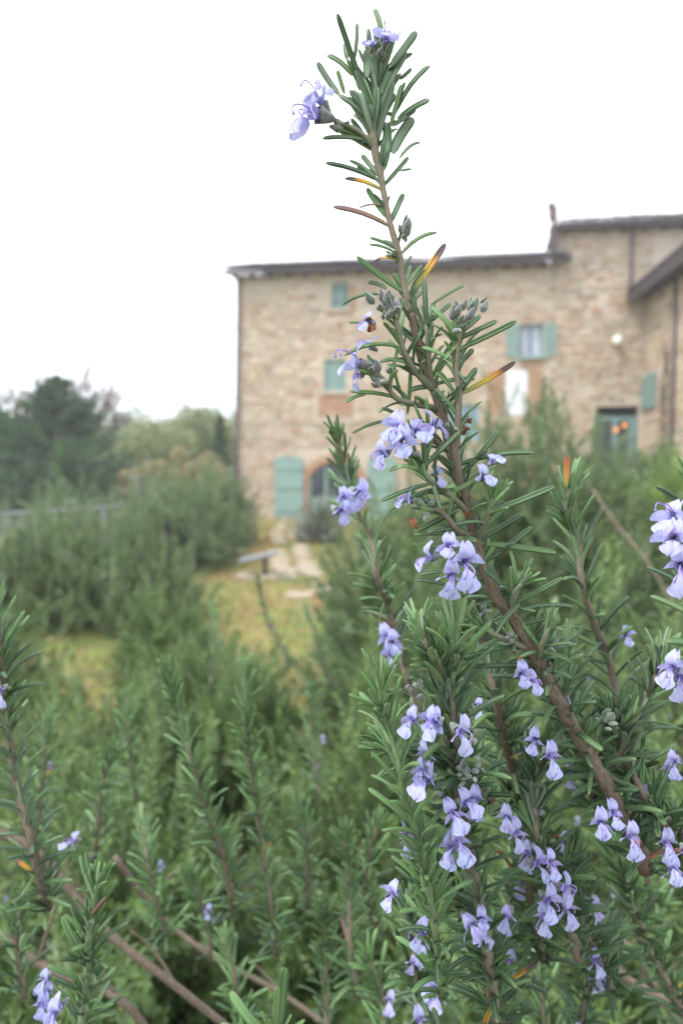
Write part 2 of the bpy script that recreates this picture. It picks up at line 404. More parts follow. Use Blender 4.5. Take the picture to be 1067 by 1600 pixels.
# ------------------------------------------------------------ a shoot: stem + single leaves
class Plant:
    def __init__(s, name, label, cat, loc, group=None):
        s.root = tag(empty(name, loc), label, cat, group); s.leaves = []; s.loc = Vector(loc)
    def stem(s, pts, rad, mat='stem_mid', n=8, sub=4, bumps=True, name='stem'):
        a = smooth_path([(*p, r) for p, r in zip(pts, rad)], sub)
        P = [Vector(q[:3]) - s.loc for q in a]; r = [max(.0003, q[3]) * (1 + (random.uniform(-.06, .09) if bumps else 0)) for q in a]
        obj(name, mesh(name, tube(P, r, n), [MAT[mat]]), s.root)
        return [Vector(q[:3]) for q in a], [q[3] for q in a]
    def leaf(s, B, Tp, N=None, W=1.0, var=None, kind='g'):
        D = Tp - B
        if N is None: N = Vector((0, 0, 1)) + rv(.4)
        s.leaves.append((B, D, N, W, random.randrange(len(LEAFT)) if var is None else var, kind))
    def grow(s, pts, gap=.006, L=.022, a_tip=25, a_base=70, axil=.6, tip_cluster=10, young=.1, start=0.0, W=1.0, jit=10, dry=.01, axil_n=(2, 5), wl=1.0):
        "pts run from base to tip"
        P = pts; seg = [(P[i + 1] - P[i]).length for i in range(len(P) - 1)]; tot = sum(seg); d = start; k = random.randrange(4)
        ref = Vector((1, .3, .1)).normalized()
        while d < tot:
            acc = 0; i = 0
            while i < len(seg) - 1 and acc + seg[i] < d: acc += seg[i]; i += 1
            tt = (d - acc) / max(seg[i], 1e-6); p = P[i].lerp(P[i + 1], min(1, tt)); t = (P[i + 1] - P[i]).normalized()
            x = (ref - t * ref.dot(t)).normalized(); y = t.cross(x); f = d / tot
            ang = a_base + (a_tip - a_base) * f ** 1.6
            ll = L * (1 if f < .82 else 1 - .35 * (f - .82) / .18)
            az0 = R(90 * (k % 2) + 40 * (k // 2) * .5)
            for q in (0, PI):
                az = az0 + q + R(random.uniform(-18, 18)); aa = R(ang + random.uniform(-jit, jit))
                rad = x * math.cos(az) + y * math.sin(az)
                D = t * math.cos(aa) + rad * math.sin(aa) + Vector((0, 0, .12)) + rv(.05)
                Lx = ll * random.uniform(.78, 1.15); D.normalize()
                kd = 'y' if random.random() < young * (f ** 2 * 3 + .3) else ('g' if random.random() > dry else random.choice('dob'))
                s.leaves.append((p, D * Lx, t + rad * -.2 + rv(.12), W * random.uniform(.85, 1.15), random.choice((0, 1, 2, 3, 5, 6) if f < .9 else (0, 4, 1)), kd))
                if random.random() < axil:
                    for _ in range(random.randint(*axil_n)):
                        az2 = az + R(random.uniform(-50, 50)); a2 = R(max(12, ang * .6 + random.uniform(-18, 14)))
                        r2 = x * math.cos(az2) + y * math.sin(az2); D2 = (t * math.cos(a2) + r2 * math.sin(a2) + rv(.08)).normalized()
                        s.leaves.append((p + rad * .001, D2 * ll * random.uniform(.3, .75), t - r2 * .3, W * 1.1, random.choice((0, 1, 4, 6)), 'y' if random.random() < young * 2 else 'g'))
            d += gap * random.uniform(.75, 1.3) * (1 if f < .8 else .6); k += 1
        t = (P[-1] - P[-2]).normalized(); x = (ref - t * ref.dot(t)).normalized(); y = t.cross(x)
        for i in range(tip_cluster):
            az = i * 2.4; a2 = R(5 + 26 * (1 - i / max(1, tip_cluster)) + random.uniform(-6, 6)); r2 = x * math.cos(az) + y * math.sin(az)
            s.leaves.append((P[-1] - t * random.uniform(0, .004), (t * math.cos(a2) + r2 * math.sin(a2)) * L * random.uniform(.35, .8), t - r2, W, random.choice((0, 4, 1)), 'y' if random.random() < young * 3 else 'g'))
    def emit(s, limit=300):
        def key(l):
            m = l[0] + l[1] * .5 - EYE; dd = m.dot(FW)
            if dd < .05: return 9e9
            px = m.x / dd * FPX; py = m.dot(UP) / dd * FPX
            return -(l[1].length / dd) + (1e3 if abs(px) > 560 or abs(py) > 830 else 0)
        s.leaves.sort(key=key); T_, rn = {}, {}
        for i, (B, D, N, W, var, kd) in enumerate(s.leaves):
            M = frame(B - s.loc, D, N, D.length, W * random.uniform(.92, 1.08))
            if i < limit: obj('leaf', LEAFM[kd][var], s.root, M)
            else:
                T_.setdefault(kd, []).append(LEAFT[var].moved(M)); rn.setdefault(kd, []).append(random.random())
        for kd in T_:
            a, b = KINDS[kd]
            tag(obj('leaves', mesh('leaves', T_[kd], [MAT[a], MAT[b]], rnd=rn[kd]), s.root), kind='stuff')

# ================================================================= GROUND AND FAR SETTING
def ground_h(x, y):
    h = .05 * math.sin(x * .8 + 1) * math.sin(y * .7)
    s_ = max(0, min(1, (x - 1.2) / 3.0)) * max(0, min(1, (y - 6) / 6.0)); h += 1.25 * s_ * s_ * (3 - 2 * s_)
    if y > 32: h -= min(6, (y - 32) * .12)
    if x < -9: h -= min(4, (-9 - x) * .18)
    return h
xs = np.concatenate([np.linspace(-230, -40, 9), np.linspace(-36, 36, 73), np.linspace(40, 230, 9)])
ys = np.concatenate([np.linspace(-60, -8, 5), np.linspace(-6, 44, 71), np.linspace(50, 200, 10)])
V = [(x, y, ground_h(x, y)) for y in ys for x in xs]; nx = len(xs)
F = [(j * nx + i, j * nx + i + 1, (j + 1) * nx + i + 1, (j + 1) * nx + i) for j in range(len(ys) - 1) for i in range(nx - 1)]
k = NM('grass_and_moss')
n1 = k.noise(.9, 4); n2 = k.noise(14, 5); n3 = k.noise(3.2, 4)
c = k.ramp(n1, [(.35, (.13, .18, .06)), (.5, (.28, .22, .10)), (.60, (.34, .22, .13)), (.72, (.14, .18, .06))])
c = k.mix(k.ramp(n3, [(.45, (0, 0, 0)), (.6, (1, 1, 1))]), c, (.19, .28, .06))
c = k.mix(k.math('MULTIPLY', n2, .6), c, (.20, .15, .08))
MAT['ground'] = k.finish(c, rough=.95, spec=.1, bump=n2, bstr=.8, bdist=.04)
tag(obj('ground', mesh('ground', T(V, F), [MAT['ground']])), kind='structure')
# bare soil under the near rosemary
k = NM('soil'); n2 = k.noise(30, 5)
MAT['soil'] = k.finish(k.ramp(n2, [(.3, (.035, .028, .02)), (.7, (.10, .075, .05))]), rough=1, spec=.05, bump=n2, bstr=1, bdist=.03)
def patch(x0, x1, y0, y1, dz, n=24, m=6):
    return sheet(lambda u, v: (x0 + (x1 - x0) * u, y0 + (y1 - y0) * v, ground_h(x0 + (x1 - x0) * u, y0 + (y1 - y0) * v) + dz), n, n)
tag(obj('soil_bed', mesh('soil_bed', patch(-2.2, 3.2, -1.5, 3.6, .03), [MAT['soil']])), kind='structure')

# distant wooded hills
def hill(name, y0, d, hmax, seed, x0, x1, mat, base=-8):
    def f(u, v):
        x = x0 + (x1 - x0) * u; y = y0 + d * v
        h = hmax * (math.sin(v * PI * .5) ** .8) * (.62 + .25 * math.sin(u * 5 + seed) + .13 * math.sin(u * 13 + seed * 2)) + (1.8 * math.sin(u * 130 + 5 * v) * math.sin(u * 57) * v)
        return (x, y, base + h)
    tag(obj(name, mesh(name, sheet(f, 200, 14), [mat])), kind='structure')
k = NM('wooded_slope'); n1 = k.noise(.09, 6); n2 = k.noise(.6, 4)
c = k.ramp(n1, [(.35, (.15, .22, .14)), (.5, (.24, .30, .18)), (.65, (.33, .34, .22))]); c = k.mix(k.math('MULTIPLY', n2, .6), c, (.12, .17, .13))
MAT['hill'] = k.finish(c, rough=1, spec=0, bump=n2, bstr=1, bdist=3)
hill('hillside', 85, 90, 21, 1.3, -220, 200, MAT['hill'], base=-7)

# ================================================================= FARMHOUSE
k = NM('lime_mortar'); n1 = k.noise(1.3, 5); n2 = k.noise(25, 4)
c = k.ramp(n1, [(.3, (.43, .37, .30)), (.5, (.50, .43, .35)), (.7, (.48, .38, .29))])
MAT['mortar'] = k.finish(c, rough=.95, spec=.1, bump=n2, bstr=.7, bdist=.02)
def stone_mat(name, ramp):
    k = NM(name); r = k.rnd(); c = k.mix(1.0, k.ramp(r, ramp), (.90, .84, .76), 'MULTIPLY'); n1 = k.noise(2.2, 5); n2 = k.noise(30, 4)
    c = k.mix(k.math('MULTIPLY', n1, .55), c, (.50, .41, .30)); c = k.mix(k.math('MULTIPLY', n2, .35), c, (.25, .22, .17))
    return k.finish(c, rough=.9, spec=.15, bump=n2, bstr=.6, bdist=.02)
MAT['stone'] = stone_mat('rubble_stone', [(0, (.46, .26, .16)), (.13, (.64, .56, .46)), (.28, (.32, .30, .29)), (.42, (.66, .57, .45)), (.56, (.50, .36, .24)), (.70, (.60, .58, .55)), (.86, (.70, .62, .51)), (.94, (.52, .25, .18)), (1, (.28, .22, .19))])
MAT['brick'] = stone_mat('terracotta_brick', [(0, (.50, .22, .13)), (.4, (.58, .30, .19)), (.7, (.46, .20, .13)), (1, (.62, .38, .26))])
MAT['flag'] = stone_mat('paving_stone', [(0, (.36, .33, .28)), (.5, (.42, .38, .33)), (1, (.33, .30, .27))])
def plain(name, c, rough=.6, spec=.3, ns=20, amt=.25, metallic=0):
    k = NM(name); n = k.noise(ns, 4); return k.finish(k.mix(k.math('MULTIPLY', n, amt), c, tuple(x * .5 for x in c)), rough=rough, spec=spec, bump=n, bstr=.3, bdist=.01, metallic=metallic)
MAT['shutter'] = plain('sage_green_paint', (.25, .37, .335), .6, .3, 6, .45)
MAT['door_green'] = plain('grey_green_paint', (.17, .27, .26), .5)
MAT['tile'] = plain('weathered_roof_tile', (.15, .14, .155), .9, .1, 4, .6)
MAT['eave'] = plain('dark_eave_timber', (.10, .08, .082), .8, .1)
MAT['pipe'] = plain('copper_downpipe', (.13, .10, .11), .6, .4)
MAT['white'] = plain('white_paint', (.78, .80, .86), .5)
MAT['bluegrey'] = plain('blue_grey_paint', (.25, .38, .46), .5)
MAT['curtain'] = plain('white_curtain', (.66, .68, .78), .9, .1)
MAT['dark'] = plain('dark_room', (.03, .03, .035), .9, .1)  # near-black, stands in for unlit interiors behind openings; also on the post
MAT['plum'] = plain('terracotta_pot_clay', (.17, .10, .12), .9, .1)
MAT['grey_metal'] = plain('grey_metal', (.22, .23, .25), .6, .3)
k = NM('window_glass'); k.finish((.05, .06, .07), rough=.05, spec=.6); MAT['glass'] = k.m
k = NM('warm_lamp'); e = k.n('Emission'); e.inputs['Color'].default_value = (1, .36, .07, 1); e.inputs['Strength'].default_value = .95; k.l(e.outputs[0], k.o.inputs['Surface']); MAT['lamp'] = k.m
k = NM('lamp_glass_globe'); MAT['globe'] = k.finish((.85, .85, .82), rough=.3)

HL = Vector((at_y(372, 744, 23.8).x, 23.8, 0)); HRp = at_y(1003, 744, 22.1); HR = Vector((HRp.x, HRp.y, 0))
hd = (HR - HL); HW = hd.length; hrz = math.atan2(hd.y, hd.x); hd.normalize(); hn = Vector((hd.y, -hd.x, 0))   # hn points to the camera
def fac(px, py):
    "photo pixel on the facade plane -> (s along facade, height)"
    v = at(px, py, 1.0) - EYE; t = (HL - EYE).dot(hn) / v.dot(hn); p = EYE + v * t
    return (p - HL).dot(hd), p.z
house = tag(empty('farmhouse', HL, hrz), 'long three storey rubble stone farmhouse with green shutters and tiled eaves', 'house')
def rect(x0, y0, x1, y1):
    a, zt = fac((x0 + x1) / 2 - (x1 - x0) / 2, y0); b, _ = fac(x1, y0); _, zb = fac((x0 + x1) / 2, y1); return [a, b, zb, zt]
O = {'top': rect(517, 441, 545, 483), 'mid': rect(506, 561, 541, 612), 'win': rect(811, 506, 849, 557), 'panel': rect(790, 577, 824, 650),
     'blue': rect(700, 632, 748, 690), 'arch': rect(482, 722, 562, 812), 'glazed': rect(930, 635, 998, 745)}
O['arch'][2] = .02; O['glazed'][2] = 1.3; O['panel'][2] = O['panel'][3] - 1.5; O['blue'][2] = O['blue'][3] - 1.2
s_eave, z_eave = fac(380, 437); s_end, _ = fac(888, 415); s_tower, z_tower = fac(872, 366); z_eave2 = z_eave
# wall with real openings
def wall_T(s0, s1, z0, z1, holes, depth=.28, lean=0.0):
    S_ = sorted({s0, s1, *[max(s0, min(s1, h[i])) for h in holes for i in (0, 1)]}); Z_ = sorted({z0, z1, *[max(z0, min(z1, h[i])) for h in holes for i in (2, 3)]})
    V, F = [], []
    def q(a, b, c, d): n = len(V); V.extend((a, b, c, d)); F.append((n, n + 1, n + 2, n + 3))
    for i in range(len(S_) - 1):
        for j in range(len(Z_) - 1):
            cs, cz = (S_[i] + S_[i + 1]) / 2, (Z_[j] + Z_[j + 1]) / 2
            if any(h[0] < cs < h[1] and h[2] < cz < h[3] for h in holes): continue
            q((S_[i], 0, Z_[j]), (S_[i + 1], 0, Z_[j]), (S_[i + 1], 0, Z_[j + 1]), (S_[i], 0, Z_[j + 1]))
    for a, b, c, d in holes:
        if b < s0 or a > s1: continue
        q((a, 0, c), (a, depth, c), (a, depth, d), (a, 0, d)); q((b, 0, d), (b, depth, d), (b, depth, c), (b, 0, c))
        q((a, 0, d), (a, depth, d), (b, depth, d), (b, 0, d)); q((a, depth, c), (a, 0, c), (b, 0, c), (b, depth, c))
    return T(V, F)
holes = [tuple(h) for h in O.values()]
main_s1 = s_tower
fw = obj('facade_wall', mesh('facade_wall', wall_T(0, main_s1, -.3, z_eave + .15, holes), [MAT['mortar']], smooth=False), house)
tw = obj('tower_wall', mesh('tower_wall', wall_T(main_s1, HW + 6, -.3, z_tower + .1, holes), [MAT['mortar']], smooth=False), house)
obj('side_wall', mesh('side_wall', merge([box(-.001, .4, .001, 9, -.3, z_eave), box(main_s1, main_s1 + .3, .001, 1.3, z_eave - .1, z_tower)]), [MAT['mortar']], smooth=False), house)
obj('rear_wall', mesh('rear_wall', box(0, HW + 6, 9, 9.4, -.3, z_eave), [MAT['mortar']], smooth=False), house)

def stone_T(irr=.12):
    n = 8; V = []
    ring = []
    for i in range(n):
        a = 2 * PI * (i + .5) / n; c, s_ = math.cos(a), math.sin(a); k_ = .5 / max(abs(c), abs(s_)) * random.uniform(1 - irr, 1); ring.append((c * k_, s_ * k_))
    for (f, y) in ((1, 0), (.97, -.6), (.8, -1)):
        V += [(x * f, y + random.uniform(-.1, .1) * (y != 0), z * f) for x, z in ring]
    F = [(j * n + i, j * n + (i + 1) % n, (j + 1) * n + (i + 1) % n, (j + 1) * n + i) for j in range(2) for i in range(n)]
    F += [(2 * n, 2 * n + 1, 2 * n + 2, 2 * n + 3), (2 * n, 2 * n + 3, 2 * n + 4, 2 * n + 7), (2 * n + 4, 2 * n + 5, 2 * n + 6, 2 * n + 7)]
    return T(V, F)
STONET = [stone_T() for _ in range(14)]; STONEM = [mesh('stone', t, [MAT['stone']], rnd=[0.0], smooth=False) for t in STONET]
def lay_stones(parent, s0, s1, z0, z1, skip, n_single=280, hr=(.08, .24), wr=(.14, .55)):
    L_ = []; z = z0
    while z < z1:
        h = random.uniform(*hr); s_ = s0 + random.uniform(-.2, 0)
        while s_ < s1:
            w_ = random.uniform(*wr) * (h / .2) ** .4; a, b = max(s0, s_), min(s1, s_ + w_)
            if b - a > .08 and not any(a < q[1] and b > q[0] and z < q[3] and z + h > q[2] for q in skip) and random.random() < .93:
                L_.append(((a + b) / 2, z + h / 2, (b - a) * .94, h * .9 * random.uniform(.8, 1.05)))
            s_ += w_
        z += h
    L_.sort(key=lambda q: -q[2] * q[3]); TT, rr = [], []
    for i, (cx, cz, ww, hh) in enumerate(L_):
        M = Matrix.Translation((cx, -.002, cz)) @ Matrix.Rotation(R(random.uniform(-4, 4)), 4, 'Y') @ Matrix.Diagonal((ww, random.uniform(.015, .05), hh, 1))
        q = random.randrange(14)
        if i < n_single: obj('stone', STONEM[q], parent, M)
        else: TT.append(STONET[q].moved(M)); rr.append(random.random())
    if TT: tag(obj('small_stones', mesh('small_stones', TT, [MAT['stone']], rnd=rr, smooth=False), parent), kind='stuff')
def brick_T(): return box(-.5, .5, -1, 0, -.5, .5)
BRT = brick_T(); BRM = mesh('brick', BRT, [MAT['brick']], rnd=[0.0], smooth=False)
def bricks(parent, s0, s1, z0, z1, skip=(), single=True, lw=.26, lh=.072, prob=.95):
    z = z0; r_ = 0; TT, rr = [], []
    while z + lh < z1:
        s_ = s0 - (lw / 2 if r_ % 2 else 0)
        while s_ < s1:
            a, b = max(s0, s_), min(s1, s_ + lw)
            if b - a > .06 and random.random() < prob and not any(a < q[1] and b > q[0] and z < q[3] and z + lh > q[2] for q in skip):
                M = Matrix.Translation(((a + b) / 2, -.003, z + lh / 2)) @ Matrix.Diagonal((b - a - .015, .03 + random.uniform(0, .012), lh - .014, 1))
                if single: obj('brick', BRM, parent, M)
                else: TT.append(BRT.moved(M)); rr.append(random.random())
            s_ += lw
        z += lh; r_ += 1
    if TT: tag(obj('bricks', mesh('bricks', TT, [MAT['brick']], rnd=rr, smooth=False), parent), kind='stuff')
def pad(h, d): return (h[0] - d, h[1] + d, h[2] - d, h[3] + d)
bp = [rect(497, 612, 552, 650), rect(760, 577, 788, 650), rect(826, 577, 848, 650), rect(815, 560, 848, 575), rect(925, 476, 940, 492), rect(508, 484, 552, 492), rect(546, 440, 556, 486)]
skip = [pad(h, .02) for h in holes] + [pad(b, 0) for b in bp]
a0, a1, az0, az1 = O['arch']; ac = (a0 + a1) / 2; ar = (a1 - a0) / 2; aspring = az1 - .62
skip.append((a0 - .3, a1 + .3, -.3, az1 + .45))
lay_stones(fw, .02, main_s1, 0.0, z_eave, skip)
lay_stones(tw, main_s1, HW + .2, .6, z_tower, skip, 200)
for b in bp: bricks(fw if b[1] < main_s1 else tw, *b, skip=[pad(h, .01) for h in holes], single=False, prob=.9)
# brick arch over the doorway, with spandrels closing the square hole
rad = (ar * ar + .62 * .62) / (2 * .62); cz = az1 - rad
def arc(s_): return cz + math.sqrt(max(0, rad * rad - (s_ - ac) ** 2))
sp = sheet(lambda u, v: (a0 + (a1 - a0) * u, .02, arc(a0 + (a1 - a0) * u) + (az1 + .001 - arc(a0 + (a1 - a0) * u)) * v), 16, 1)
obj('arch_spandrel', mesh('arch_spandrel', sp, [MAT['mortar']], smooth=False), fw)
th0 = math.asin(ar / rad)
for i in range(26):
    th = -th0 + 2 * th0 * (i + .5) / 26; ww = 2 * th0 * rad / 26
    M = Matrix.Translation((ac + (rad + .13) * math.sin(th), -.003, cz + (rad + .13) * math.cos(th))) @ Matrix.Rotation(th, 4, 'Y') @ Matrix.Diagonal((ww * .84, .045, .26, 1))
    obj('brick', BRM, fw, M)
for sx in (a0 - .14, a1 + .14):
    z = .05; i = 0
    while z < aspring:
        M = Matrix.Translation((sx, -.003, z + .035)) @ Matrix.Diagonal((.26 if i % 2 else .2, .04, .06, 1)); obj('brick', BRM, fw, M); z += .075; i += 1

def leafdoor(parent, name, s0, s1, z0, z1, y, mat='shutter', slats=True, arched=False, planks=4):
    f_ = .05; parts = [box(s0, s0 + f_, y - .04, y, z0, z1), box(s1 - f_, s1, y - .04, y, z0, z1), box(s0 + f_, s1 - f_, y - .04, y, z0, z0 + f_ * 1.4), box(s0 + f_, s1 - f_, y - .04, y, z1 - f_ * 1.2, z1), box(s0 + f_, s1 - f_, y - .04, y, (z0 + z1) / 2 - .03, (z0 + z1) / 2 + .03)]
    o = obj(name, mesh(name, parts, [MAT[mat]], smooth=False), parent)
    n = int((z1 - z0) / .07); TT = []
    for i in range(n):
        z = z0 + (i + .5) * (z1 - z0) / n
        TT.append(box(s0 + f_, s1 - f_, -.004, .004, -.034, .034).moved(Matrix.Translation((0, y - .02, z)) @ Matrix.Rotation(R(-28), 4, 'X')))
    tag(obj('louvres', mesh('louvres', TT, [MAT[mat]], smooth=False), o), kind='stuff')
    return o
def closed_shutters(nm):
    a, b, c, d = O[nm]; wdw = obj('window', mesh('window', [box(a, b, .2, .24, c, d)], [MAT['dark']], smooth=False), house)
    obj('sill', mesh('sill', box(a - .08, b + .08, -.10, .19, c - .09, c - .002), [MAT['mortar']], smooth=False), wdw)
    m = (a + b) / 2; leafdoor(house, 'shutter', a + .01, m - .004, c + .01, d - .01, .10); leafdoor(house, 'shutter', m + .004, b - .01, c + .01, d - .01, .10)
closed_shutters('top'); closed_shutters('mid')
# open window with curtains
a, b, c, d = O['win']; m = (a + b) / 2
wdw = obj('window', mesh('window', [box(a, a + .06, .12, .18, c, d), box(b - .06, b, .12, .18, c, d), box(m - .04, m + .04, .12, .18, c, d), box(a + .06, m - .04, .12, .18, d - .06, d), box(m + .04, b - .06, .12, .18, d - .06, d), box(a + .06, m - .04, .12, .18, c, c + .07), box(m + .04, b - .06, .12, .18, c, c + .07)], [MAT['bluegrey']], smooth=False), house)
for q0, q1 in ((a + .06, m - .04), (m + .04, b - .06)):
    obj('curtain', mesh('curtain', sheet(lambda u, v: (q0 + .03 + (q1 - q0 - .06) * u, .22 + .015 * math.sin(u * 30), c + (d - c) * v), 24, 2), [MAT['curtain']]), wdw)
obj('dark_backing', mesh('dark_backing', box(a, b, .27, .3, c, d), [MAT['dark']], smooth=False), wdw)  # flat dark sheet, interior shade painted in behind the curtains
obj('sill', mesh('sill', box(a - .1, b + .1, -.12, .11, c - .09, c - .002), [MAT['shutter']], smooth=False), wdw)
leafdoor(house, 'shutter', a - .40, a - .02, c, d, -.03); leafdoor(house, 'shutter', b + .02, b + .40, c, d, -.03)
# white panel and blue window lower down
a, b, c, d = O['panel']; pn = obj('white_shutter', mesh('white_shutter', [box(a + .01, b - .01, .03, .07, c + .02, d - .01)] + [box(a + .05, b - .05, .015, .03, c + (d - c) * i / 4 + .04, c + (d - c) * (i + 1) / 4 - .04) for i in range(4)], [MAT['white']], smooth=False), house)
a, b, c, d = O['blue']; wdw = obj('window', mesh('window', [box(a, b, .2, .24, c, d)], [MAT['glass']], smooth=False), house)
leafdoor(house, 'shutter', a + .01, (a + b) / 2 - .01, c, d - .01, .1, 'bluegrey'); leafdoor(house, 'shutter', (a + b) / 2 + .01, b - .01, c, d - .01, .1, 'bluegrey')
# arched doorway
dr = obj('arched_door', mesh('arched_door', [box(a0, a0 + .09, .14, .22, az0, arc(a0 + .05)), box(ac - .35, ac - .25, .14, .22, az0, arc(ac - .3) - .02), box(ac + .25, ac + .35, .14, .22, az0, arc(ac + .3) - .02), box(a1 - .09, a1, .14, .22, az0, arc(a1 - .05)), box(a0 + .09, ac - .35, .14, .22, az0, az0 + .75), box(ac - .25, ac + .25, .14, .22, az0, az0 + .75), box(ac + .35, a1 - .09, .14, .22, az0, az0 + .75)], [MAT['shutter']], smooth=False), house)
for q0, q1 in ((a0 + .09, ac - .35), (ac - .25, ac + .25), (ac + .35, a1 - .09)):
    obj('pane', mesh('pane', box(q0, q1, .17, .185, az0 + .75, az1 - .1), [MAT['glass']], smooth=False), dr)
obj('dark_backing', mesh('dark_backing', box(a0, a1, .275, .29, az0, az1), [MAT['dark']], smooth=False), dr)  # dark sheet behind the panes, its colour standing for the unlit interior
def arched_leaf(px0, px1, pyt, pym, name='door_shutter'):
    s0, _ = fac(px0, 800); s1, zt = fac(px1, pyt); _, zm = fac(px0, pym); zb = .08; n = 6
    base = obj(name, mesh(name, sheet(lambda u, v: (s0 + (s1 - s0) * u, -.06, zb + (zm + (zt - zm) * math.sin(PI * (.12 + .76 * u)) ** .7 - zb) * v), 12, 1), [MAT['shutter']], smooth=False), house)
    for i in range(n):
        u0, u1 = i / n, (i + 1) / n; u = (u0 + u1) / 2; top = zm + (zt - zm) * math.sin(PI * (.12 + .76 * u)) ** .7
        obj('plank', mesh('plank', box(s0 + (s1 - s0) * u0 + .006, s0 + (s1 - s0) * u1 - .006, -.105, -.061, zb, top - .02), [MAT['shutter']], smooth=False), base)
    for z in (zb + .3, (zb + zt) / 2, zt - .4): obj('batten', mesh('batten', box(s0 + .03, s1 - .03, -.135, -.106, z - .06, z + .06), [MAT['shutter']], smooth=False), base)
arched_leaf(430, 474, 712, 722); arched_leaf(575, 618, 712, 722)
# glazed green door on the right
a, b, c, d = O['glazed']; a_m = a + (b - a) * .42
dz = d - .32
gd = obj('glazed_door', mesh('glazed_door', [box(a, b, .08, .16, dz - .14, dz), box(a, a + .10, .08, .16, c, dz - .14), box(a_m - .02, a_m + .17, .08, .16, c, dz - .14), box(b - .30, b, .08, .16, c, dz - .14), box(a + .1, a_m - .02, .08, .16, c, c + .5), box(a_m + .17, b - .3, .08, .16, c, c + .55)], [MAT['door_green']], smooth=False), house)
tag(obj('pane', mesh('pane', box(a + .1, a_m - .02, .11, .12, c + .5, dz - .14), [MAT['glass']], smooth=False), gd)); obj('pane', mesh('pane', box(a_m + .17, b - .3, .11, .12, c + .55, dz - .14), [MAT['glass']], smooth=False), gd)
obj('dark_backing', mesh('dark_backing', box(a, b, .275, .3, c, d), [MAT['dark']], smooth=False), gd)  # near-black sheet painted as the shade behind the glazed door
for (px, py) in ((960, 672), (973, 665)):
    s_, z = fac(px, py)
    ld = obj('door_lamp', mesh('door_lamp', ball((0, 0, 0), .062, 12, 8), [MAT['lamp']]), house, loc=(s_, -.16, z))
    obj('bracket', mesh('bracket', tube([(0, .07, .02), (0, .18, .06)], .014, 6), [MAT['pipe']]), ld)
s_, z = fac(962, 534); gl = obj('wall_light', mesh('wall_light', ball((0, 0, 0), .15, 14, 10), [MAT['globe']]), house, loc=(s_, -.2, z)); obj('bracket', mesh('bracket', tube([(0, .12, .0), (0, .2, .02)], .05, 8), [MAT['pipe']]), gl)
# roofs
def roof(s0, s1, z, run, over, name, yb=4.6, slope=.32):
    y0 = -over
    base = obj(name, mesh(name, T([(s0, y0, z), (s1, y0, z), (s1, yb, z + slope * (yb - y0)), (s0, yb, z + slope * (yb - y0)), (s0, y0, z + .07), (s1, y0, z + .07), (s1, yb, z + .07 + slope * (yb - y0)), (s0, yb, z + .07 + slope * (yb - y0)),
        (s0, 2 * yb - y0, z), (s1, 2 * yb - y0, z), (s0, 2 * yb - y0, z + .07), (s1, 2 * yb - y0, z + .07)],
        [(0, 3, 2, 1), (4, 5, 6, 7), (0, 1, 5, 4), (0, 4, 7, 3), (1, 2, 6, 5), (3, 8, 9, 2), (7, 6, 11, 10), (8, 10, 11, 9), (3, 7, 10, 8), (2, 9, 11, 6)]), [MAT['eave']], smooth=False), house)
    # fascia under the tiles, rafter ends, one row of cover tiles at the edge, rows above as stuff
    obj('fascia', mesh('fascia', box(s0, s1, y0 + .03, y0 + .07, z - .10, z - .002), [MAT['eave']], smooth=False), base)
    tl = T(*[x for x in (lambda t: (t.V, t.F, t.UV, t.M))(sheet(lambda u, v: ((.10 - .015 * v) * math.cos(PI * u), v * .46, (.115 - .015 * v) * math.sin(PI * u) + v * .05), 6, 1))])
    tm = mesh('roof_tile', tl, [MAT['tile']]); n = int((s1 - s0) / .21); TT = []
    rot = Matrix.Rotation(math.atan(slope), 4, 'X')
    for i in range(n):
        sx = s0 + (i + .5) * (s1 - s0) / n
        M = Matrix.Translation((sx, y0 - .06 + random.uniform(-.05, .03), z + .075 + random.uniform(-.012, .02))) @ rot @ Matrix.Rotation(R(random.uniform(-3, 3)), 4, 'Z')
        obj('roof_tile', tm, base, M)
        for r_ in range(1, int((yb - y0) / .4)):
            M = Matrix.Translation((sx, y0 + r_ * .4 * math.cos(math.atan(slope)), z + .08 + r_ * .4 * math.sin(math.atan(slope)))) @ rot @ Matrix.Rotation(R(random.uniform(-3, 3)), 4, 'Z'); TT.append(tl.moved(M))
    tag(obj('upper_tiles', mesh('upper_tiles', TT, [MAT['tile']]), base), kind='stuff')
    for i in range(int((s1 - s0) / .6)):
        sx = s0 + .3 + i * .6; obj('rafter_end', mesh('rafter_end', box(sx - .05, sx + .05, y0 + .08, 0, z - .13, z - .003), [MAT['eave']], smooth=False), base)
    return base
so0, _ = fac(357, 432)
r1 = roof(so0, s_end, z_eave + .13, 0, .55, 'roof'); r2 = roof(s_tower - .1, HW + 6.3, z_tower + .12, 0, .5, 'upper_roof', yb=.7, slope=.25)
# chimney at the step between the roofs
sc_, zc = fac(862, 400)
ch = obj('chimney', mesh('chimney', [box(sc_ - .12, sc_ + .12, -.32, -.06, z_eave + .30, z_tower + .18)], [MAT['eave']], smooth=False), house)
ct = zc = z_tower + .18
obj('chimney_cowl', mesh('chimney_cowl', [tube([(sc_, -.2, ct), (sc_, -.2, ct + .22)], .07, 8), box(sc_ - .14, sc_ + .10, -.32, -.08, ct + .22, ct + .60), box(sc_ - .18, sc_ + .02, -.34, -.06, ct + .60, ct + .72)], [MAT['plum']], smooth=False), ch)
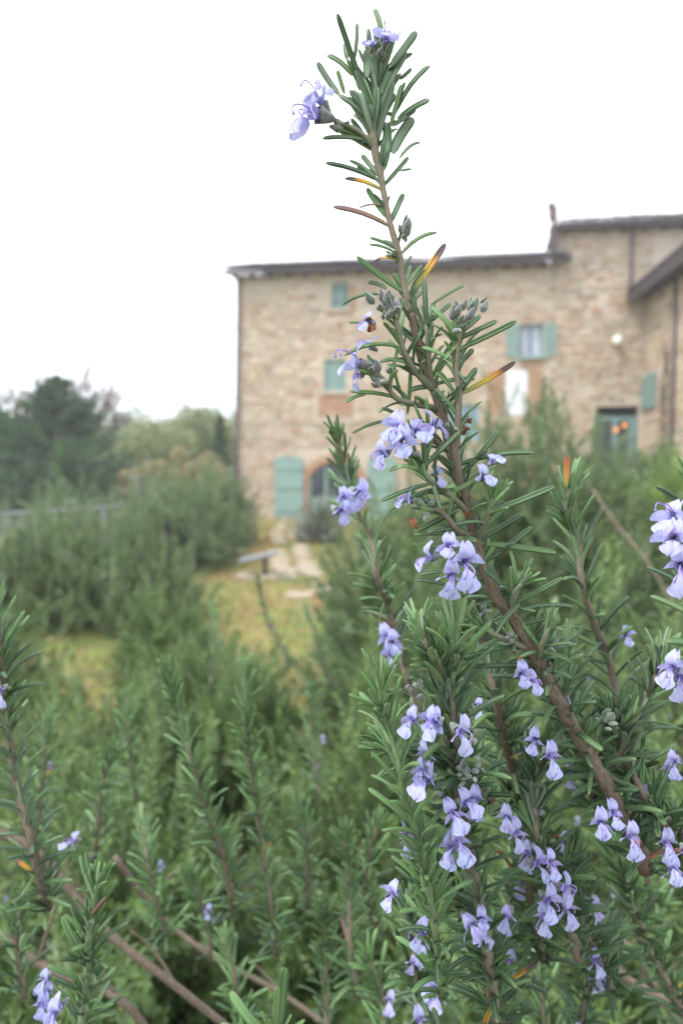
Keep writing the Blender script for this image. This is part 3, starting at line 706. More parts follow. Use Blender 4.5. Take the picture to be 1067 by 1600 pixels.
# pipes
def hpipe(s_, z0, z1, y=-.09, r=.05, lean=0, parent=house):
    p = obj('downpipe', mesh('downpipe', tube([(s_ + lean, y, z0), (s_ + lean * .5, y, (z0 + z1) / 2), (s_, y, z1)], r, 8), [MAT['pipe']]), parent)
    for q in (.2, .5, .8): obj('pipe_clip', mesh('pipe_clip', box(s_ + lean * (1 - q) - r * 1.3, s_ + lean * (1 - q) + r * 1.3, y - r * 1.2, 0, z0 + (z1 - z0) * q - .02, z0 + (z1 - z0) * q + .02), [MAT['pipe']], smooth=False), p)
hpipe(.10, .1, z_eave, y=-.12, r=.06, lean=-.15)
sp_, _ = fac(985, 420); hpipe(sp_, fac(985, 470)[1], z_tower)

# right wing coming towards the camera
W0 = Vector((HR.x, HR.y, 0)); W1 = Vector((9.15, 16.0, 0)); wd = (W1 - W0); WL = wd.length; wrz = math.atan2(wd.y, wd.x) + PI; 
annex = tag(empty('stone_annex', W1, math.atan2((W0 - W1).y, (W0 - W1).x)), 'lower stone wing jutting forward at the right edge with dark sloping eave and shutter', 'building')
# local x runs from the near end to the far corner; local +y points left (towards the courtyard)
aw = obj('annex_wall', mesh('annex_wall', merge([box(-.0, WL, -.3, 0, -.3, 7.25), box(-.0, .3, -5, -.3, -.3, 7.25)]), [MAT['mortar']], smooth=False), annex)
def lay_on(parent, s0, s1, z0, z1, skip, n): # stones on the +y side
    e = obj('stone_facing', mesh('stone_facing', box(s0, s1, .001, .003, z0, z1), [MAT['mortar']], smooth=False), parent)
    e.rotation_euler = (0, 0, 0)
    TT, rr = [], []; z = z0
    while z < z1:
        h = random.uniform(.12, .26); s_ = s0
        while s_ < s1:
            w_ = random.uniform(.2, .55); b_ = min(s1, s_ + w_)
            if b_ - s_ > .08 and not any(s_ < q[1] and b_ > q[0] and z < q[3] and z + h > q[2] for q in skip):
                TT.append(STONET[random.randrange(14)].moved(Matrix.Translation(((s_ + b_) / 2, .004, z + h / 2)) @ Matrix.Rotation(PI, 4, 'Z') @ Matrix.Diagonal(((b_ - s_) * .94, random.uniform(.015, .045), h * .9, 1)))); rr.append(random.random())
            s_ += w_
        z += h
    tag(obj('small_stones', mesh('small_stones', TT, [MAT['stone']], rnd=rr, smooth=False), parent), kind='stuff')
ad = (W0 - W1).normalized(); an = Vector((-ad.y, ad.x, 0))
def wfac(px, py):
    v = at(px, py, 1.0) - EYE; t = (W1 - EYE).dot(an) / v.dot(an); p = EYE + v * t; return (p - W1).dot(ad), p.z
sa, zt = wfac(1027, 580); sb, _ = wfac(1006, 600); _, zb = wfac(1016, 638)
sw = sorted((sa, sb))
lay_on(aw, .02, WL - .05, .8, 7.1, [(sw[0] - .05, sw[1] + .05, zb, zt)], 0)
shp = [box(sw[0], sw[1], .05, .09, zb, zt)] + [box(sw[0] + .05, sw[1] - .05, .09, .105, zb + (zt - zb) * i / 14 + .015, zb + (zt - zb) * (i + 1) / 14 - .015) for i in range(14)]
obj('shutter', mesh('shutter', shp, [MAT['shutter']], smooth=False), annex)
se, ze = wfac(990, 468)
za = 7.25
rf = obj('roof', mesh('roof', T([(-.5, .62, za - .1), (WL + .0, .62, za - .1), (WL, -3, za + 1.2), (-.5, -3, za + 1.2), (-.5, .62, za + .04), (WL, .62, za + .04), (WL, -3, za + 1.34), (-.5, -3, za + 1.34)],
     [(0, 3, 2, 1), (4, 5, 6, 7), (0, 1, 5, 4), (0, 4, 7, 3), (1, 2, 6, 5), (3, 7, 6, 2)]), [MAT['eave']], smooth=False), annex)
obj('fascia', mesh('fascia', box(-.5, WL, .55, .6, za - .26, za - .105), [MAT['eave']], smooth=False), rf)
TT = []
tl = sheet(lambda u, v: (.095 * math.cos(PI * u), -v * .46, .095 * math.sin(PI * u) + v * .16), 6, 1)
for i in range(int((WL + .5) / .21)):
    obj('roof_tile', mesh('roof_tile', tl, [MAT['tile']]), rf, Matrix.Translation((-.4 + i * .21, .68, za + .05)))
for i in range(int(WL / .6)): obj('rafter_end', mesh('rafter_end', box(i * .6, i * .6 + .1, .01, .54, za - .2, za - .102), [MAT['eave']], smooth=False), rf)
sp_, _ = wfac(1056, 600)
pp = obj('downpipe', mesh('downpipe', tube([(sp_, .1, 1.2), (sp_, .1, 4), (sp_, .1, za - .1)], .06, 8), [MAT['pipe']]), annex)
# potted plants / a dark pram-like blur beside the glazed door: tall clay jar and a café chair
# stone terrace step in front of the glazed door
st = tag(obj('terrace_step', mesh('terrace_step', [box(-1.2, 1.6, -.5, .5, -.6, .12)], [MAT['flag']], smooth=False)), 'pale stone step in front of the glazed green door', 'step')
p = HL + hd * ((a + b) / 2) + hn * .75; st.location = (p.x, p.y, 1.17); st.rotation_euler = (0, 0, hrz)

# ================================================================= AIR
hz = bpy.data.materials.new('haze'); hz.use_nodes = True; hz.node_tree.nodes.clear()
ho = hz.node_tree.nodes.new('ShaderNodeOutputMaterial'); hv = hz.node_tree.nodes.new('ShaderNodeVolumePrincipled')
hv.inputs['Color'].default_value = (.96, .98, 1, 1); hv.inputs['Density'].default_value = .0028; hv.inputs['Anisotropy'].default_value = .3
hz.node_tree.links.new(hv.outputs[0], ho.inputs['Volume'])
hb = obj('haze', mesh('haze', box(-245, 245, -75, 215, -11, 18.5), [hz], smooth=False)); tag(hb, kind='stuff')

# ================================================================= SPRIGS AND BUSHES
def sprig_T(L=.22, gap=.0075, LL=.029, seed=0, spread=66, stem=True, wid=.185, lo=True):
    rs = random.Random(seed); parts = []
    bx, by = rs.uniform(-.12, .12), rs.uniform(-.12, .12)
    P = [Vector((bx * L * (t * t), by * L * (t * t), L * t)) for t in [i / 6 for i in range(7)]]
    if stem: parts.append(tube(P, [.0022, .002, .0018, .0016, .0014, .0012, .0008], 4, m=1, cap=False))
    lt = [leaf_T(wid, bl, lo=True) for bl in (.02, .08, .14)] if lo else [T([(0, 0, 0), (wid * .5, .55, bl), (0, 1, 0), (-wid * .5, .55, bl)], [(0, 1, 2, 3)], [(.5, 0), (1, .5), (.5, 1), (0, .5)]) for bl in (.03, .1, .16)]
    d = .012; k_ = 0
    while d < L:
        f = d / L; i = min(5, int(f * 6)); p = P[i].lerp(P[i + 1], f * 6 - i); t = (P[i + 1] - P[i]).normalized()
        x = Vector((1, 0, 0)); y = t.cross(x).normalized(); x = y.cross(t); ang = spread + (22 - spread) * f ** 1.8
        for q in (0, PI):
            az = R(90 * k_ + rs.uniform(-25, 25)) + q; a_ = R(ang + rs.uniform(-12, 12)); r_ = x * math.cos(az) + y * math.sin(az)
            D = t * math.cos(a_) + r_ * math.sin(a_); l_ = LL * rs.uniform(.7, 1.1) * (1 if f < .85 else .75)
            parts.append(lt[rs.randrange(3)].moved(frame(p, D, t + r_ * -.3, l_)).val(rs.random() ** 1.6 * .75 + .3 * f * f))
            if rs.random() < .55:
                a2 = a_ * .55; D = t * math.cos(a2) + (r_ + Vector((rs.uniform(-.5, .5), rs.uniform(-.5, .5), 0))).normalized() * math.sin(a2)
                parts.append(lt[0].moved(frame(p, D, t - r_, l_ * .6)).val(rs.random() ** 1.5 * .8 + .2 * f))
        d += gap * (1 if f < .8 else .6); k_ += 1
    return merge(parts)
SPT = [sprig_T(L=l_, seed=i, spread=s_) for i, (l_, s_) in enumerate(((.16, 60), (.20, 68), (.24, 62), (.18, 55), (.22, 72), (.26, 64)))]
def sprig_meshes(mat): return [mesh('sprig', t, [MAT[mat], MAT['stem_mid']], rnd=[0.0]) for t in SPT]
SPM = {m_: sprig_meshes(m_) for m_ in ('sprig', 'sprig_bright', 'sprig_far', 'sprig_grey', 'sprig_lime')}
SPT_LO = [sprig_T(L=l_, seed=20 + i, gap=.0105, LL=.036, wid=.26, spread=78, stem=False, lo=False) for i, l_ in enumerate((.18, .22, .26))]
# small flower for far sprigs: upper lip + lower lip
SFM = mesh('flower', merge([upper_lip_T(), lip_T(), side_T(1), side_T(-1)]), [MAT['petal']])
SFM2 = mesh('flower', merge([upper_lip_T(), lip_T(), side_T(1), side_T(-1)]), [MAT['petal_pale']])
def up_matrix(P, d, s, spin):
    z = d.normalized(); x = z.orthogonal().normalized(); y = z.cross(x)
    M = Matrix.Identity(4)
    for i, a_ in enumerate((x, y, z)):
        for r_ in range(3): M[r_][i] = a_[r_]
    return Matrix.Translation(P) @ M @ Matrix.Rotation(spin, 4, 'Z') @ Matrix.Scale(s, 4)
def bush(label, c, rx, ry, h, n=280, scale=1.0, mat='sprig', fill=600, flowers=20, name='rosemary_bush', cat='bush', group=None, up=.9, branches=14, fs=1.0, shell=.75, base=0.0, lean=(0, 0), fill_scale=1.6, keep=None):
    c = Vector(c); root = tag(empty(name, c), label, cat, group)
    ms = SPM[mat]; tips = []
    def sample(inner):
        while True:
            az = random.uniform(0, 2 * PI); el = math.asin(random.uniform(.02, 1.0)); r = random.uniform(*inner)
            wob = 1 + .14 * math.sin(3 * az + c.x * 5) + .10 * math.sin(7 * az + el * 5 + c.y)
            p = Vector((rx * math.cos(el) * math.cos(az) * r * wob, ry * math.cos(el) * math.sin(az) * r * wob, base + (h - base) * math.sin(el) * r * (1 + .12 * math.sin(5 * az + 3 * el))))
            p.x += lean[0] * p.z; p.y += lean[1] * p.z
            if keep is None or keep(p + c): break
        o_ = Vector((p.x / rx, p.y / ry, (p.z - base) / h * .6))
        d = (o_.normalized() * (1 - up * .5) + Vector((0, 0, up)) + rv(.46)).normalized()
        return p, d
    for i in range(n):
        p, d = sample((shell, .96)); s_ = scale * random.uniform(.75, 1.3)
        q = random.randrange(len(ms)); Ls = (.16, .20, .24, .18, .22, .26)[q] * s_
        obj('sprig', ms[q], root, up_matrix(p - d * Ls * .6, d, s_, random.uniform(0, 6.28))); tips.append((p, d))
    TT, rr = [], []
    for i in range(fill):
        p, d = sample((.35, 1.05)); TT.append(SPT_LO[i % 3].moved(up_matrix(p - d * .12 * scale, d, scale * fill_scale * random.uniform(.7, 1.1), random.uniform(0, 6.28)))); rr.append(random.random())
    if TT: tag(obj('foliage', mesh('foliage', TT, [MAT[mat], MAT['stem_mid']], rnd=rr), root), kind='stuff')
    for i in range(branches):
        p, d = random.choice(tips); b_ = Vector((random.gauss(0, rx * .12), random.gauss(0, ry * .12), -.02)); m_ = b_.lerp(p, .5) + Vector((p.x * .25, p.y * .25, -.12 * h)) + rv(.03)
        r0 = .006 * scale * random.uniform(.8, 2.2); pts = smooth_path([tuple(b_), tuple(m_), tuple(p - d * .08)], 5)
        obj('branch', mesh('branch', tube([Vector(q) for q in pts], [r0 * (1 - .7 * j / len(pts)) for j in range(len(pts))], 6), [MAT['bark_far']]), root)
    for i in range(flowers):
        p, d = random.choice(tips); p = p + rv(.02) + d * random.uniform(-.12, .02)
        f_ = (Vector((-c.x - p.x, -c.y - p.y, .2)).normalized() + rv(.5)).normalized(); y = Vector((0, 0, 1)).cross(f_).normalized(); z = f_.cross(y)
        M = Matrix.Identity(4)
        for k_, a_ in enumerate((f_, y, z)):
            for r_ in range(3): M[r_][k_] = a_[r_] * fs
        M.translation = p; obj('flower', random.choice((SFM, SFM2)), root, M)
    return root

# ---- mid-distance planting
G = ground_h
bush('broad rounded rosemary bush beside the stone path in front of the farmhouse corner', (-2.75, 11.6, 0), 1.1, 1.7, 1.36, n=300, scale=1.5, mat='sprig_far', fill=900, flowers=10, fs=3, group='rosemary hedge left of the path')
bush('rosemary bush behind the black post, left end of the hedge beside the path', (-3.7, 9.8, 0), 1.0, 1.3, 1.22, n=280, scale=1.4, mat='sprig_far', fill=600, flowers=14, fs=2.2, group='rosemary hedge left of the path')
bush('dark green rosemary bush nearest the green arched door shutter', (-2.75, 14.6, 0), .95, 1.5, 1.42, n=240, scale=1.7, mat='sprig_far', fill=700, flowers=0, group='rosemary hedge left of the path')
bush('loose rosemary bush spreading in the left middle ground above the mossy gap', (-2.75, 6.9, 0), 1.35, .85, 1.0, n=300, scale=1.2, mat='sprig_far', fill=1250, flowers=45, fs=2.0, up=1.1)
bush('shadowed rosemary bush at the left edge below the metal rail', (-4.5, 7.2, 0), 1.2, 1.1, .90, n=240, scale=1.4, mat='sprig', fill=800, flowers=8, fs=1.7)
bush('tall dense rosemary bush hiding the lower wall left of the glazed door', (1.18, 4.3, 0), .78, .8, 1.75, n=300, scale=.95, mat='sprig_far', fill=2500, flowers=60, fs=1.7, up=.9, base=.1)
bush('tall rosemary bush leaning right under the glazed green door', (1.85, 4.8, 0), .66, .9, 1.24, n=260, scale=1.2, mat='sprig_far', fill=1300, flowers=30, fs=1.4, up=.8, base=.1)
bush('medium rosemary bush in the centre at the right side of the path', (.38, 3.9, 0), .56, .8, 1.30, n=280, scale=1.05, mat='sprig_far', fill=1000, flowers=12, fs=1.3, up=1.0)
bush('grey lavender mound at the foot of the arched doorway', at_y(500, 835, 15.5) * Vector((1, 1, 0)) if False else (at_y(503, 820, 15.5).x, 15.5, 0), .5, .5, .85, n=90, scale=1.8, mat='sprig_grey', fill=160, flowers=0, name='lavender_bush', cat='bush', branches=4)
bush('small silvery shrub poking out behind the left hedge', (at_y(228, 770, 12.8).x, 12.8, 0), .45, .4, 1.5, n=80, scale=1.7, mat='sprig_grey', fill=150, flowers=24, fs=3, name='lavender_bush', cat='bush', branches=4)
bush('lime green shrub at the right edge below the stone wing', (at_y(1055, 790, 9).x, 9.0, .3), .95, .7, 1.30, n=150, scale=1.7, mat='sprig_lime', fill=300, flowers=0, name='lime_shrub', cat='shrub', branches=4)
bush('low green shrub between the tall rosemary and the stone wing', (at_y(1000, 760, 12).x, 12.0, .9), .8, .6, .9, n=110, scale=2.0, mat='sprig_far', fill=200, flowers=0, name='low_shrub', cat='shrub', branches=3)

# ---- near planting, the bush the main branch grows from and its neighbours
near = [
 ((-.42, 2.9, .0), .32, .36, .64, 200, .95, 'small rosemary bush at the near end of the lawn in front of the path', 8),
 ((-1.32, 5.0, .0), .34, .42, .58, 170, 1.0, 'small rosemary bush right of the orange mossy patch, farther than its neighbour', 8),
 ((-.72, 3.5, .0), .44, .4, .60, 230, 1.0, 'small rosemary bush between the orange mossy patch and the path', 8),
 ((-2.35, 4.1, .0), .62, .5, .74, 220, 1.1, 'rosemary bush at the left edge beside the orange mossy patch', 12),
 ((.50, 1.15, .0), .50, .42, 1.04, 300, .95, 'dense rosemary bush filling the lower right behind the main branch', 60),
 ((.14, 1.75, .0), .44, .42, .93, 300, 1.0, 'rosemary bush in the lower centre behind the twin slender shoots', 22),
 ((-.62, 1.55, .0), .55, .42, .80, 300, 1.0, 'rosemary bush in the lower left with brown woody limbs showing', 14),
 ((-1.0, 2.7, .0), .85, .5, .56, 280, 1.1, 'rosemary bush just before the orange mossy gap on the left', 16),
 ((1.05, 2.2, .0), .6, .6, 1.12, 300, 1.0, 'rosemary bush at the right with lavender flowers below the tall one', 30),
 ((.42, 2.75, .0), .50, .45, 1.06, 260, 1.0, 'rosemary bush in the middle beside the pale path stones', 14),
]
for c_, rx, ry, h, n, sc, lb, nf in near:
    bush(lb, c_, rx, ry, h, n=n, scale=sc, mat='sprig_bright', fill=420, flowers=nf * 2, up=.8, branches=26, fs=1.1, fill_scale=1.3, shell=.7)

# low leafy growth close below the lens
for c_, rx, ry, h, n, lb in (((-.30, .72, .0), .30, .22, .86, 190, 'low rosemary growth with thick brown limbs at the bottom left'),
                             ((.28, .72, .0), .26, .22, .88, 200, 'low rosemary growth with pale leaves at the bottom right')):
    bush(lb, c_, rx, ry, h, n=n, scale=.85, mat='sprig', fill=300, flowers=6, up=1.1, branches=22, fs=1.0, fill_scale=1.1, shell=.72)

# ================================================================= SINGLE SHOOTS
def path(pl, scale=1.0): return [at(x, y, d) for x, y, d in pl]
def shoot(label, pl, r0, r1, mat='stem_mid', limit=300, name='rosemary_shoot', fl=(), fscale=1.0, group=None, **kw):
    pl = [pl[0]] + [(x + random.uniform(-7, 7) * .3 / d, y, d + random.uniform(-.012, .012) * d / .4) for x, y, d in pl[1:-1]] + [(pl[-1][0] + random.uniform(-6, 6), pl[-1][1], pl[-1][2])]
    kw['L'] = kw.get('L', .022) * 1.1; kw['gap'] = kw['gap'] * .88; kw['W'] = .84
    pts = path(pl)                        # base -> tip
    P = Plant(name, label, 'rosemary', tuple(pts[0]), group)
    n = len(pts); a, _ = P.stem(pts, [r0 + (r1 - r0) * i / (n - 1) for i in range(n)], mat)
    P.grow(a, **kw)
    for (px, py, d) in fl:
        flower(P.root, at(px, py, d), Vector((random.uniform(-1.1, 1.1), -1, random.uniform(-.75, .35))), up=(Vector((0, 0, 1)) + rv(.22)).normalized(), s=fscale * random.uniform(.66, .96), pale=random.random() < .3)
    P.emit(limit); return P

# --- the main branch
A = Plant('rosemary_branch', 'tall main rosemary branch rising against the sky, sharp, with a woody curving stem', 'rosemary', tuple(at(1010, 1360, .345)))
Z1 = lambda X, Y: (430 + X / 3.557, Y / 3.557)
Z2 = lambda X, Y: (480 + X / 2.808, 350 + Y / 2.808)
Z3 = lambda X, Y: (480 + X / 2.54, 680 + Y / 2.54)
main = [(1010, 1360, .345), (960, 1250, .335), (905, 1155, .325), (866, 1085, .315), (846, 1045, .312), (822, 1000, .308), (798, 962, .305), (773, 930, .302), (752, 880, .300), (738, 826, .298), (726, 770, .296), (708, 718, .295), (694, 660, .294), (678, 610, .294), (662, 570, .293), (651, 530, .292), (644, 490, .292),
        (632, 450, .292), (624, 400, .292), (613, 362, .292), (605, 330, .292), (599, 298, .292), (593, 265, .292), (586, 237, .292), (582, 205, .292), (588, 175, .293), (590, 140, .293)]
rr_ = [.74 * q for q in [.0052, .0050, .0048, .0044, .0043, .0040, .0038, .0038, .0036, .0032, .0030, .0030, .0028, .0027, .0026, .0024, .0022, .0021, .0020, .00185, .0018, .0018, .0022, .0024, .0022, .0016, .001]]
i0 = 16
A.stem(path(main[:i0 + 1]), rr_[:i0 + 1], 'bark', n=12, sub=6)
A.stem(path(main[i0:]), rr_[i0:], 'stem_mid', n=10, sub=5)
# side twigs
PXS = [tuple(q) for q in smooth_path(main, 5)]
def tw_(pl, r0, r1, mat='young_stem'): q0 = min(PXS, key=lambda q: math.hypot(q[0] - pl[0][0], q[1] - pl[0][1] - 4)); pl = [tuple(q0)] + list(pl[1:]); PXS.extend(tuple(q) for q in smooth_path(pl, 6)); pts = path(pl); return A.stem(pts, [r0 + (r1 - r0) * i / (len(pts) - 1) for i in range(len(pts))], mat, n=8, name='twig')[0]
_tw0 = tw_; TW = []
def tw_(*a_, **k_): r_ = _tw0(*a_, **k_); TW.append(r_); return r_
q2 = lambda X, Y, d: (*Z2(X, Y), d)
tw_([(738, 800, .298), q2(655, 1040, .29), q2(660, 900, .287), q2(665, 750, .285), q2(655, 620, .284), q2(668, 480, .283)], .0017, .0011, 'stem_mid')
tw_([q2(545, 690, .293), q2(530, 560, .290), q2(522, 440, .289)], .0012, .0008)
tw_([q2(520, 730, .294), q2(470, 640, .289), q2(425, 560, .285), q2(400, 470, .283), q2(385, 420, .283)], .0016, .001)
tw_([q2(440, 850, .294), q2(400, 770, .289), q2(350, 700, .285), q2(310, 660, .283)], .0014, .001)
tw_([q2(620, 1010, .296), q2(560, 950, .291), q2(520, 900, .287)], .0013, .0009, 'stem_mid')
q3 = lambda X, Y, d: (*Z3(X, Y), d)
tw_([q3(640, 300, .297), q3(575, 245, .290), q3(500, 190, .285), q3(450, 140, .282)], .0015, .001)
tw_([q3(655, 400, .298), q3(600, 380, .29), q3(540, 310, .285), q3(500, 290, .283)], .0014, .001, 'stem_mid')
tw_([q3(690, 400, .298), q3(715, 320, .29), q3(735, 250, .287)], .0012, .0008)
tw_([q3(860, 860, .308), q3(760, 800, .30), q3(690, 770, .295)], .0014, .001)
tw_([q3(800, 745, .304), q3(815, 640, .296), q3(850, 590, .292)], .0013, .0008)
tw_([q3(900, 900, .31), q3(930, 830, .30), q3(960, 760, .297)], .0014, .0009)
tw_([(582, 225, .292), (566, 210, .290), (545, 197, .289), (522, 190, .289)], .0013, .0009)
# traced leaves: X Y -> X Y, width, kind, mesh variant (bulge)
L1 = """475 450 345 75 34 g 4|440 330 455 128 26 g 1|600 230 552 48 32 g 1|655 225 710 165 9 g 0|530 260 520 195 30 g 0|640 370 785 175 50 u 0|430 420 290 305 42 g 1|360 530 235 345 36 g 4|385 520 345 390 30 y 0|400 330 385 240 30 g 0|510 430 515 270 50 u 0|540 460 590 350 30 g 0|570 540 640 380 40 g 1|625 680 645 375 48 u 4|690 440 757 380 40 g 1|660 640 857 365 36 g 3|640 700 700 470 30 y 0|665 600 720 455 25 g 0|680 660 856 552 50 g 1|650 700 780 605 24 g 1|650 850 765 655 56 u 1|640 730 682 715 16 g 0|440 700 355 528 40 g 2|490 740 475 515 46 u 4|505 690 565 480 50 g 1|430 640 415 500 40 g 0|482 560 488 430 30 y 0|480 800 263 768 26 g 1|430 740 300 700 40 g 0|690 880 806 790 22 g 3|625 960 620 680 50 g 1|600 930 598 790 25 g 0|612 1040 740 872 28 g 1|690 950 756 940 26 g 1|560 1020 280 904 28 g 1|590 1030 412 890 25 g 2|560 1055 388 990 32 d 1|545 980 480 860 30 u 0|520 960 455 925 24 u 1|600 1230 510 1045 36 y 4|612 1275 323 1148 36 b 2|600 1140 465 1155 12 b 3|668 1240 712 1075 32 g 0|665 1400 525 1320 20 g 1|660 1420 522 1358 26 g 2|720 1400 898 1290 30 g 3|665 1440 548 1455 20 d 7|560 350 620 280 26 g 0|470 500 400 330 30 g 1|580 620 560 420 34 g 4|610 600 680 380 34 u 0|530 600 450 440 32 g 1|600 700 665 520 34 g 0|545 520 530 330 30 u 4|590 480 545 300 28 g 1"""
L2 = """388 300 218 142 26 y 4|402 300 380 215 34 g 0|350 285 266 255 20 u 2|330 308 154 354 16 g 3|455 310 606 86 20 d 0|450 270 452 182 26 u 0|490 260 502 178 20 g 0|525 395 510 235 26 g 1|505 400 465 310 24 g 1|545 352 688 268 16 g 1|490 345 500 295 26 u 0|465 480 630 348 20 g 1|655 500 542 362 28 y 2|612 515 548 440 14 g 2|648 618 503 540 24 y 2|545 535 592 482 16 g 3|242 434 182 432 14 g 0|400 540 163 576 20 g 7|442 640 312 608 24 y 7|540 712 735 680 20 g 2|460 722 375 708 18 g 1|500 722 453 728 26 g 1|515 660 510 545 24 g 0|438 835 452 645 22 g 4|385 690 397 545 16 g 0|550 690 692 455 22 g 3|682 540 916 426 18 g 4|700 512 832 424 28 g 1|665 620 728 548 28 g 1|655 765 565 650 18 g 2|705 755 912 604 22 d 4|710 720 742 630 26 g 1|645 855 562 722 24 g 1|400 765 188 735 20 y 1|260 745 165 782 18 g 1|392 838 325 808 18 g 1|352 862 196 918 16 g 3|660 1052 992 1003 24 g 2|682 1095 842 905 18 g 1|525 1055 668 910 20 g 1|520 1062 548 935 22 g 2|512 1080 508 955 22 g 1|600 1095 588 1035 18 g 0|630 1020 632 905 30 u 1|668 1050 688 970 20 u 1|500 1085 358 1082 22 y 7|548 965 580 978 16 g 1|480 500 440 400 20 g 1|470 520 450 430 20 y 0|620 640 700 700 16 g 1|560 560 540 470 20 g 1|680 500 640 400 22 g 0|690 480 760 400 24 g 1|670 520 600 600 18 g 1|440 500 365 455 18 g 1|455 560 500 470 18 g 1"""
L3 = """548 235 748 120 18 y 1|740 312 980 203 18 g 1|740 298 765 208 28 g 0|752 292 802 205 16 y 3|690 420 986 466 24 g 1|588 345 702 346 18 g 2|425 382 602 293 26 g 1|475 195 290 262 18 g 1|510 238 320 300 18 g 3|640 412 420 395 20 g 2|520 442 415 432 12 y 0|540 540 445 553 20 g 1|580 612 425 575 12 g 3|655 512 742 435 28 g 1|690 430 857 312 18 g 4|732 490 890 364 16 g 1|672 565 732 450 24 y 1|716 640 665 560 14 g 1|800 650 806 520 20 g 0|806 662 862 545 26 u 0|832 622 892 500 22 g 3|802 642 700 530 20 g 1|822 662 1012 565 20 g 1|795 672 662 670 18 g 2|850 702 1052 680 18 g 2|752 790 842 670 24 u 1|875 860 935 770 24 u 0|880 840 965 730 20 g 1|870 830 800 720 18 g 1|905 840 1010 800 20 g 1|920 870 1067 830 20 g 2|915 890 985 790 22 y 1|910 850 1050 900 20 g 2|860 900 910 870 30 o 0|855 905 810 850 26 o 1|850 910 655 918 22 g 2|820 860 590 890 20 g 2|840 870 660 770 22 g 3|900 930 1067 985 24 g 2|830 860 720 740 20 g 1|780 820 580 750 22 g 2|760 690 820 560 18 g 1|700 600 740 520 16 g 0|600 560 690 500 20 g 1|560 470 660 420 16 g 1|640 300 720 240 18 g 1|620 240 560 140 20 g 1|650 330 610 240 20 y 0|570 180 500 70 22 g 1|600 150 560 60 20 g 2|470 170 390 60 20 g 1|480 150 470 30 22 g 1|500 190 430 130 18 g 1|560 320 480 260 22 g 1|540 290 500 200 20 u 0|520 340 470 300 22 g 1|590 400 560 330 16 g 1|700 470 760 560 16 g 1|745 640 860 560 18 g 2|770 700 900 620 18 g 1|800 760 980 720 18 g 1"""
CV = Vector((0, -1, 0))
for src, Z, sc in ((L1, Z1, 3.557), (L2, Z2, 2.808), (L3, Z3, 2.54)):
    for row in src.split('|'):  # leaf bases grow out of the nearest stem or twig
        X0, Y0, X1, Y1, wz, kd, vr = row.split(); b = Z(float(X0), float(Y0)); t_ = Z(float(X1), float(Y1)); wz = float(wz) / sc
        # depth of the stem at this height
        ds = np.interp(b[1], [m[1] for m in main[::-1]], [m[2] for m in main[::-1]])
        db = ds + random.uniform(-.003, .003); dt = db + random.choice((-1, -1, 1)) * random.uniform(.0, .35) * math.hypot(t_[0] - b[0], t_[1] - b[1]) / FPX * ds
        dd_ = [(math.hypot(b[0] - q[0], (b[1] - q[1]) * (1 if q[1] > b[1] else 1.6)), q) for q in PXS]; dm, qn = min(dd_, key=lambda q: q[0])
        if 2 < dm < 24:
            if Z is Z1 and b[1] < 215 and t_[1] < b[1]:   # crowded tip: start lower down on the stem
                qn = min(PXS, key=lambda q: abs(q[1] - (b[1] + dm * 1.1)) + abs(q[0] - 588) * .3)
            b = (qn[0], qn[1]); db = qn[2] + random.uniform(-.001, .001); dt = db + random.choice((-1, -1, 1)) * random.uniform(.0, .3) * math.hypot(t_[0] - b[0], t_[1] - b[1]) / FPX * ds
        B, E = at(*b, db), at(*t_, dt); Lp = math.hypot(t_[0] - b[0], t_[1] - b[1]); vr = int(vr)
        wt = (.11, .105, .10, .11, .12, .10, .115, .095)[vr]; D = E - B; up_ = Vector((0, 0, 1)) if abs(D.normalized().z) < .85 else Vector((-.4 if D.x < 0 else .4, 0, 1))
        N = up_ * (.8 if vr in (2, 3, 7) else .35) + (CV * 1.0 if kd != 'u' else -CV * 1.8) + rv(.2)
        A.leaves.append((B, D, N, min(2.2, max(.7, wz / (Lp * wt) * .82)), vr, 'g' if kd == 'u' else kd))
# fill leaves around the tip, behind the traced ones
tip = path([(586, 237, .294), (583, 205, .296), (587, 175, .297), (590, 110, .297)])
A.grow(tip, gap=.0031, L=.0225, a_tip=20, a_base=46, axil=.45, tip_cluster=12, young=.02, axil_n=(1, 2), W=1.1)
A.grow(path([(651, 530, .294), (624, 400, .2935), (605, 330, .2935), (593, 265, .2935), (586, 237, .2935)]), gap=.0125, L=.0125, a_tip=35, a_base=50, axil=.5, tip_cluster=0, young=.1, axil_n=(1, 2))
low = path([(1010, 1360, .345), (960, 1250, .337), (905, 1155, .328), (866, 1085, .318), (822, 1000, .312)])
A.grow(smooth_path_v(low) if False else low, gap=.0058, L=.024, a_tip=72, a_base=80, axil=.8, tip_cluster=0, young=.1, dry=.04, axil_n=(2, 5))
for r_ in TW[:-1]: A.grow([v + Vector((0, .002, 0)) for v in r_], gap=.0062, L=.0165, a_tip=28, a_base=62, axil=.35, tip_cluster=5, young=.35, start=.008, axil_n=(1, 2), W=1.05, dry=.0)
A.grow(path([(678, 610, .297), (651, 530, .295), (640, 470, .294), (628, 410, .294)]), gap=.010, L=.016, a_tip=40, a_base=55, axil=.5, tip_cluster=0, young=.2, axil_n=(1, 2))
midp = path([(798, 962, .309), (773, 930, .306), (738, 826, .302), (708, 718, .299), (678, 610, .298)])
A.grow(midp, gap=.0085, L=.0195, a_tip=55, a_base=70, axil=.5, tip_cluster=0, young=.15, axil_n=(1, 3))
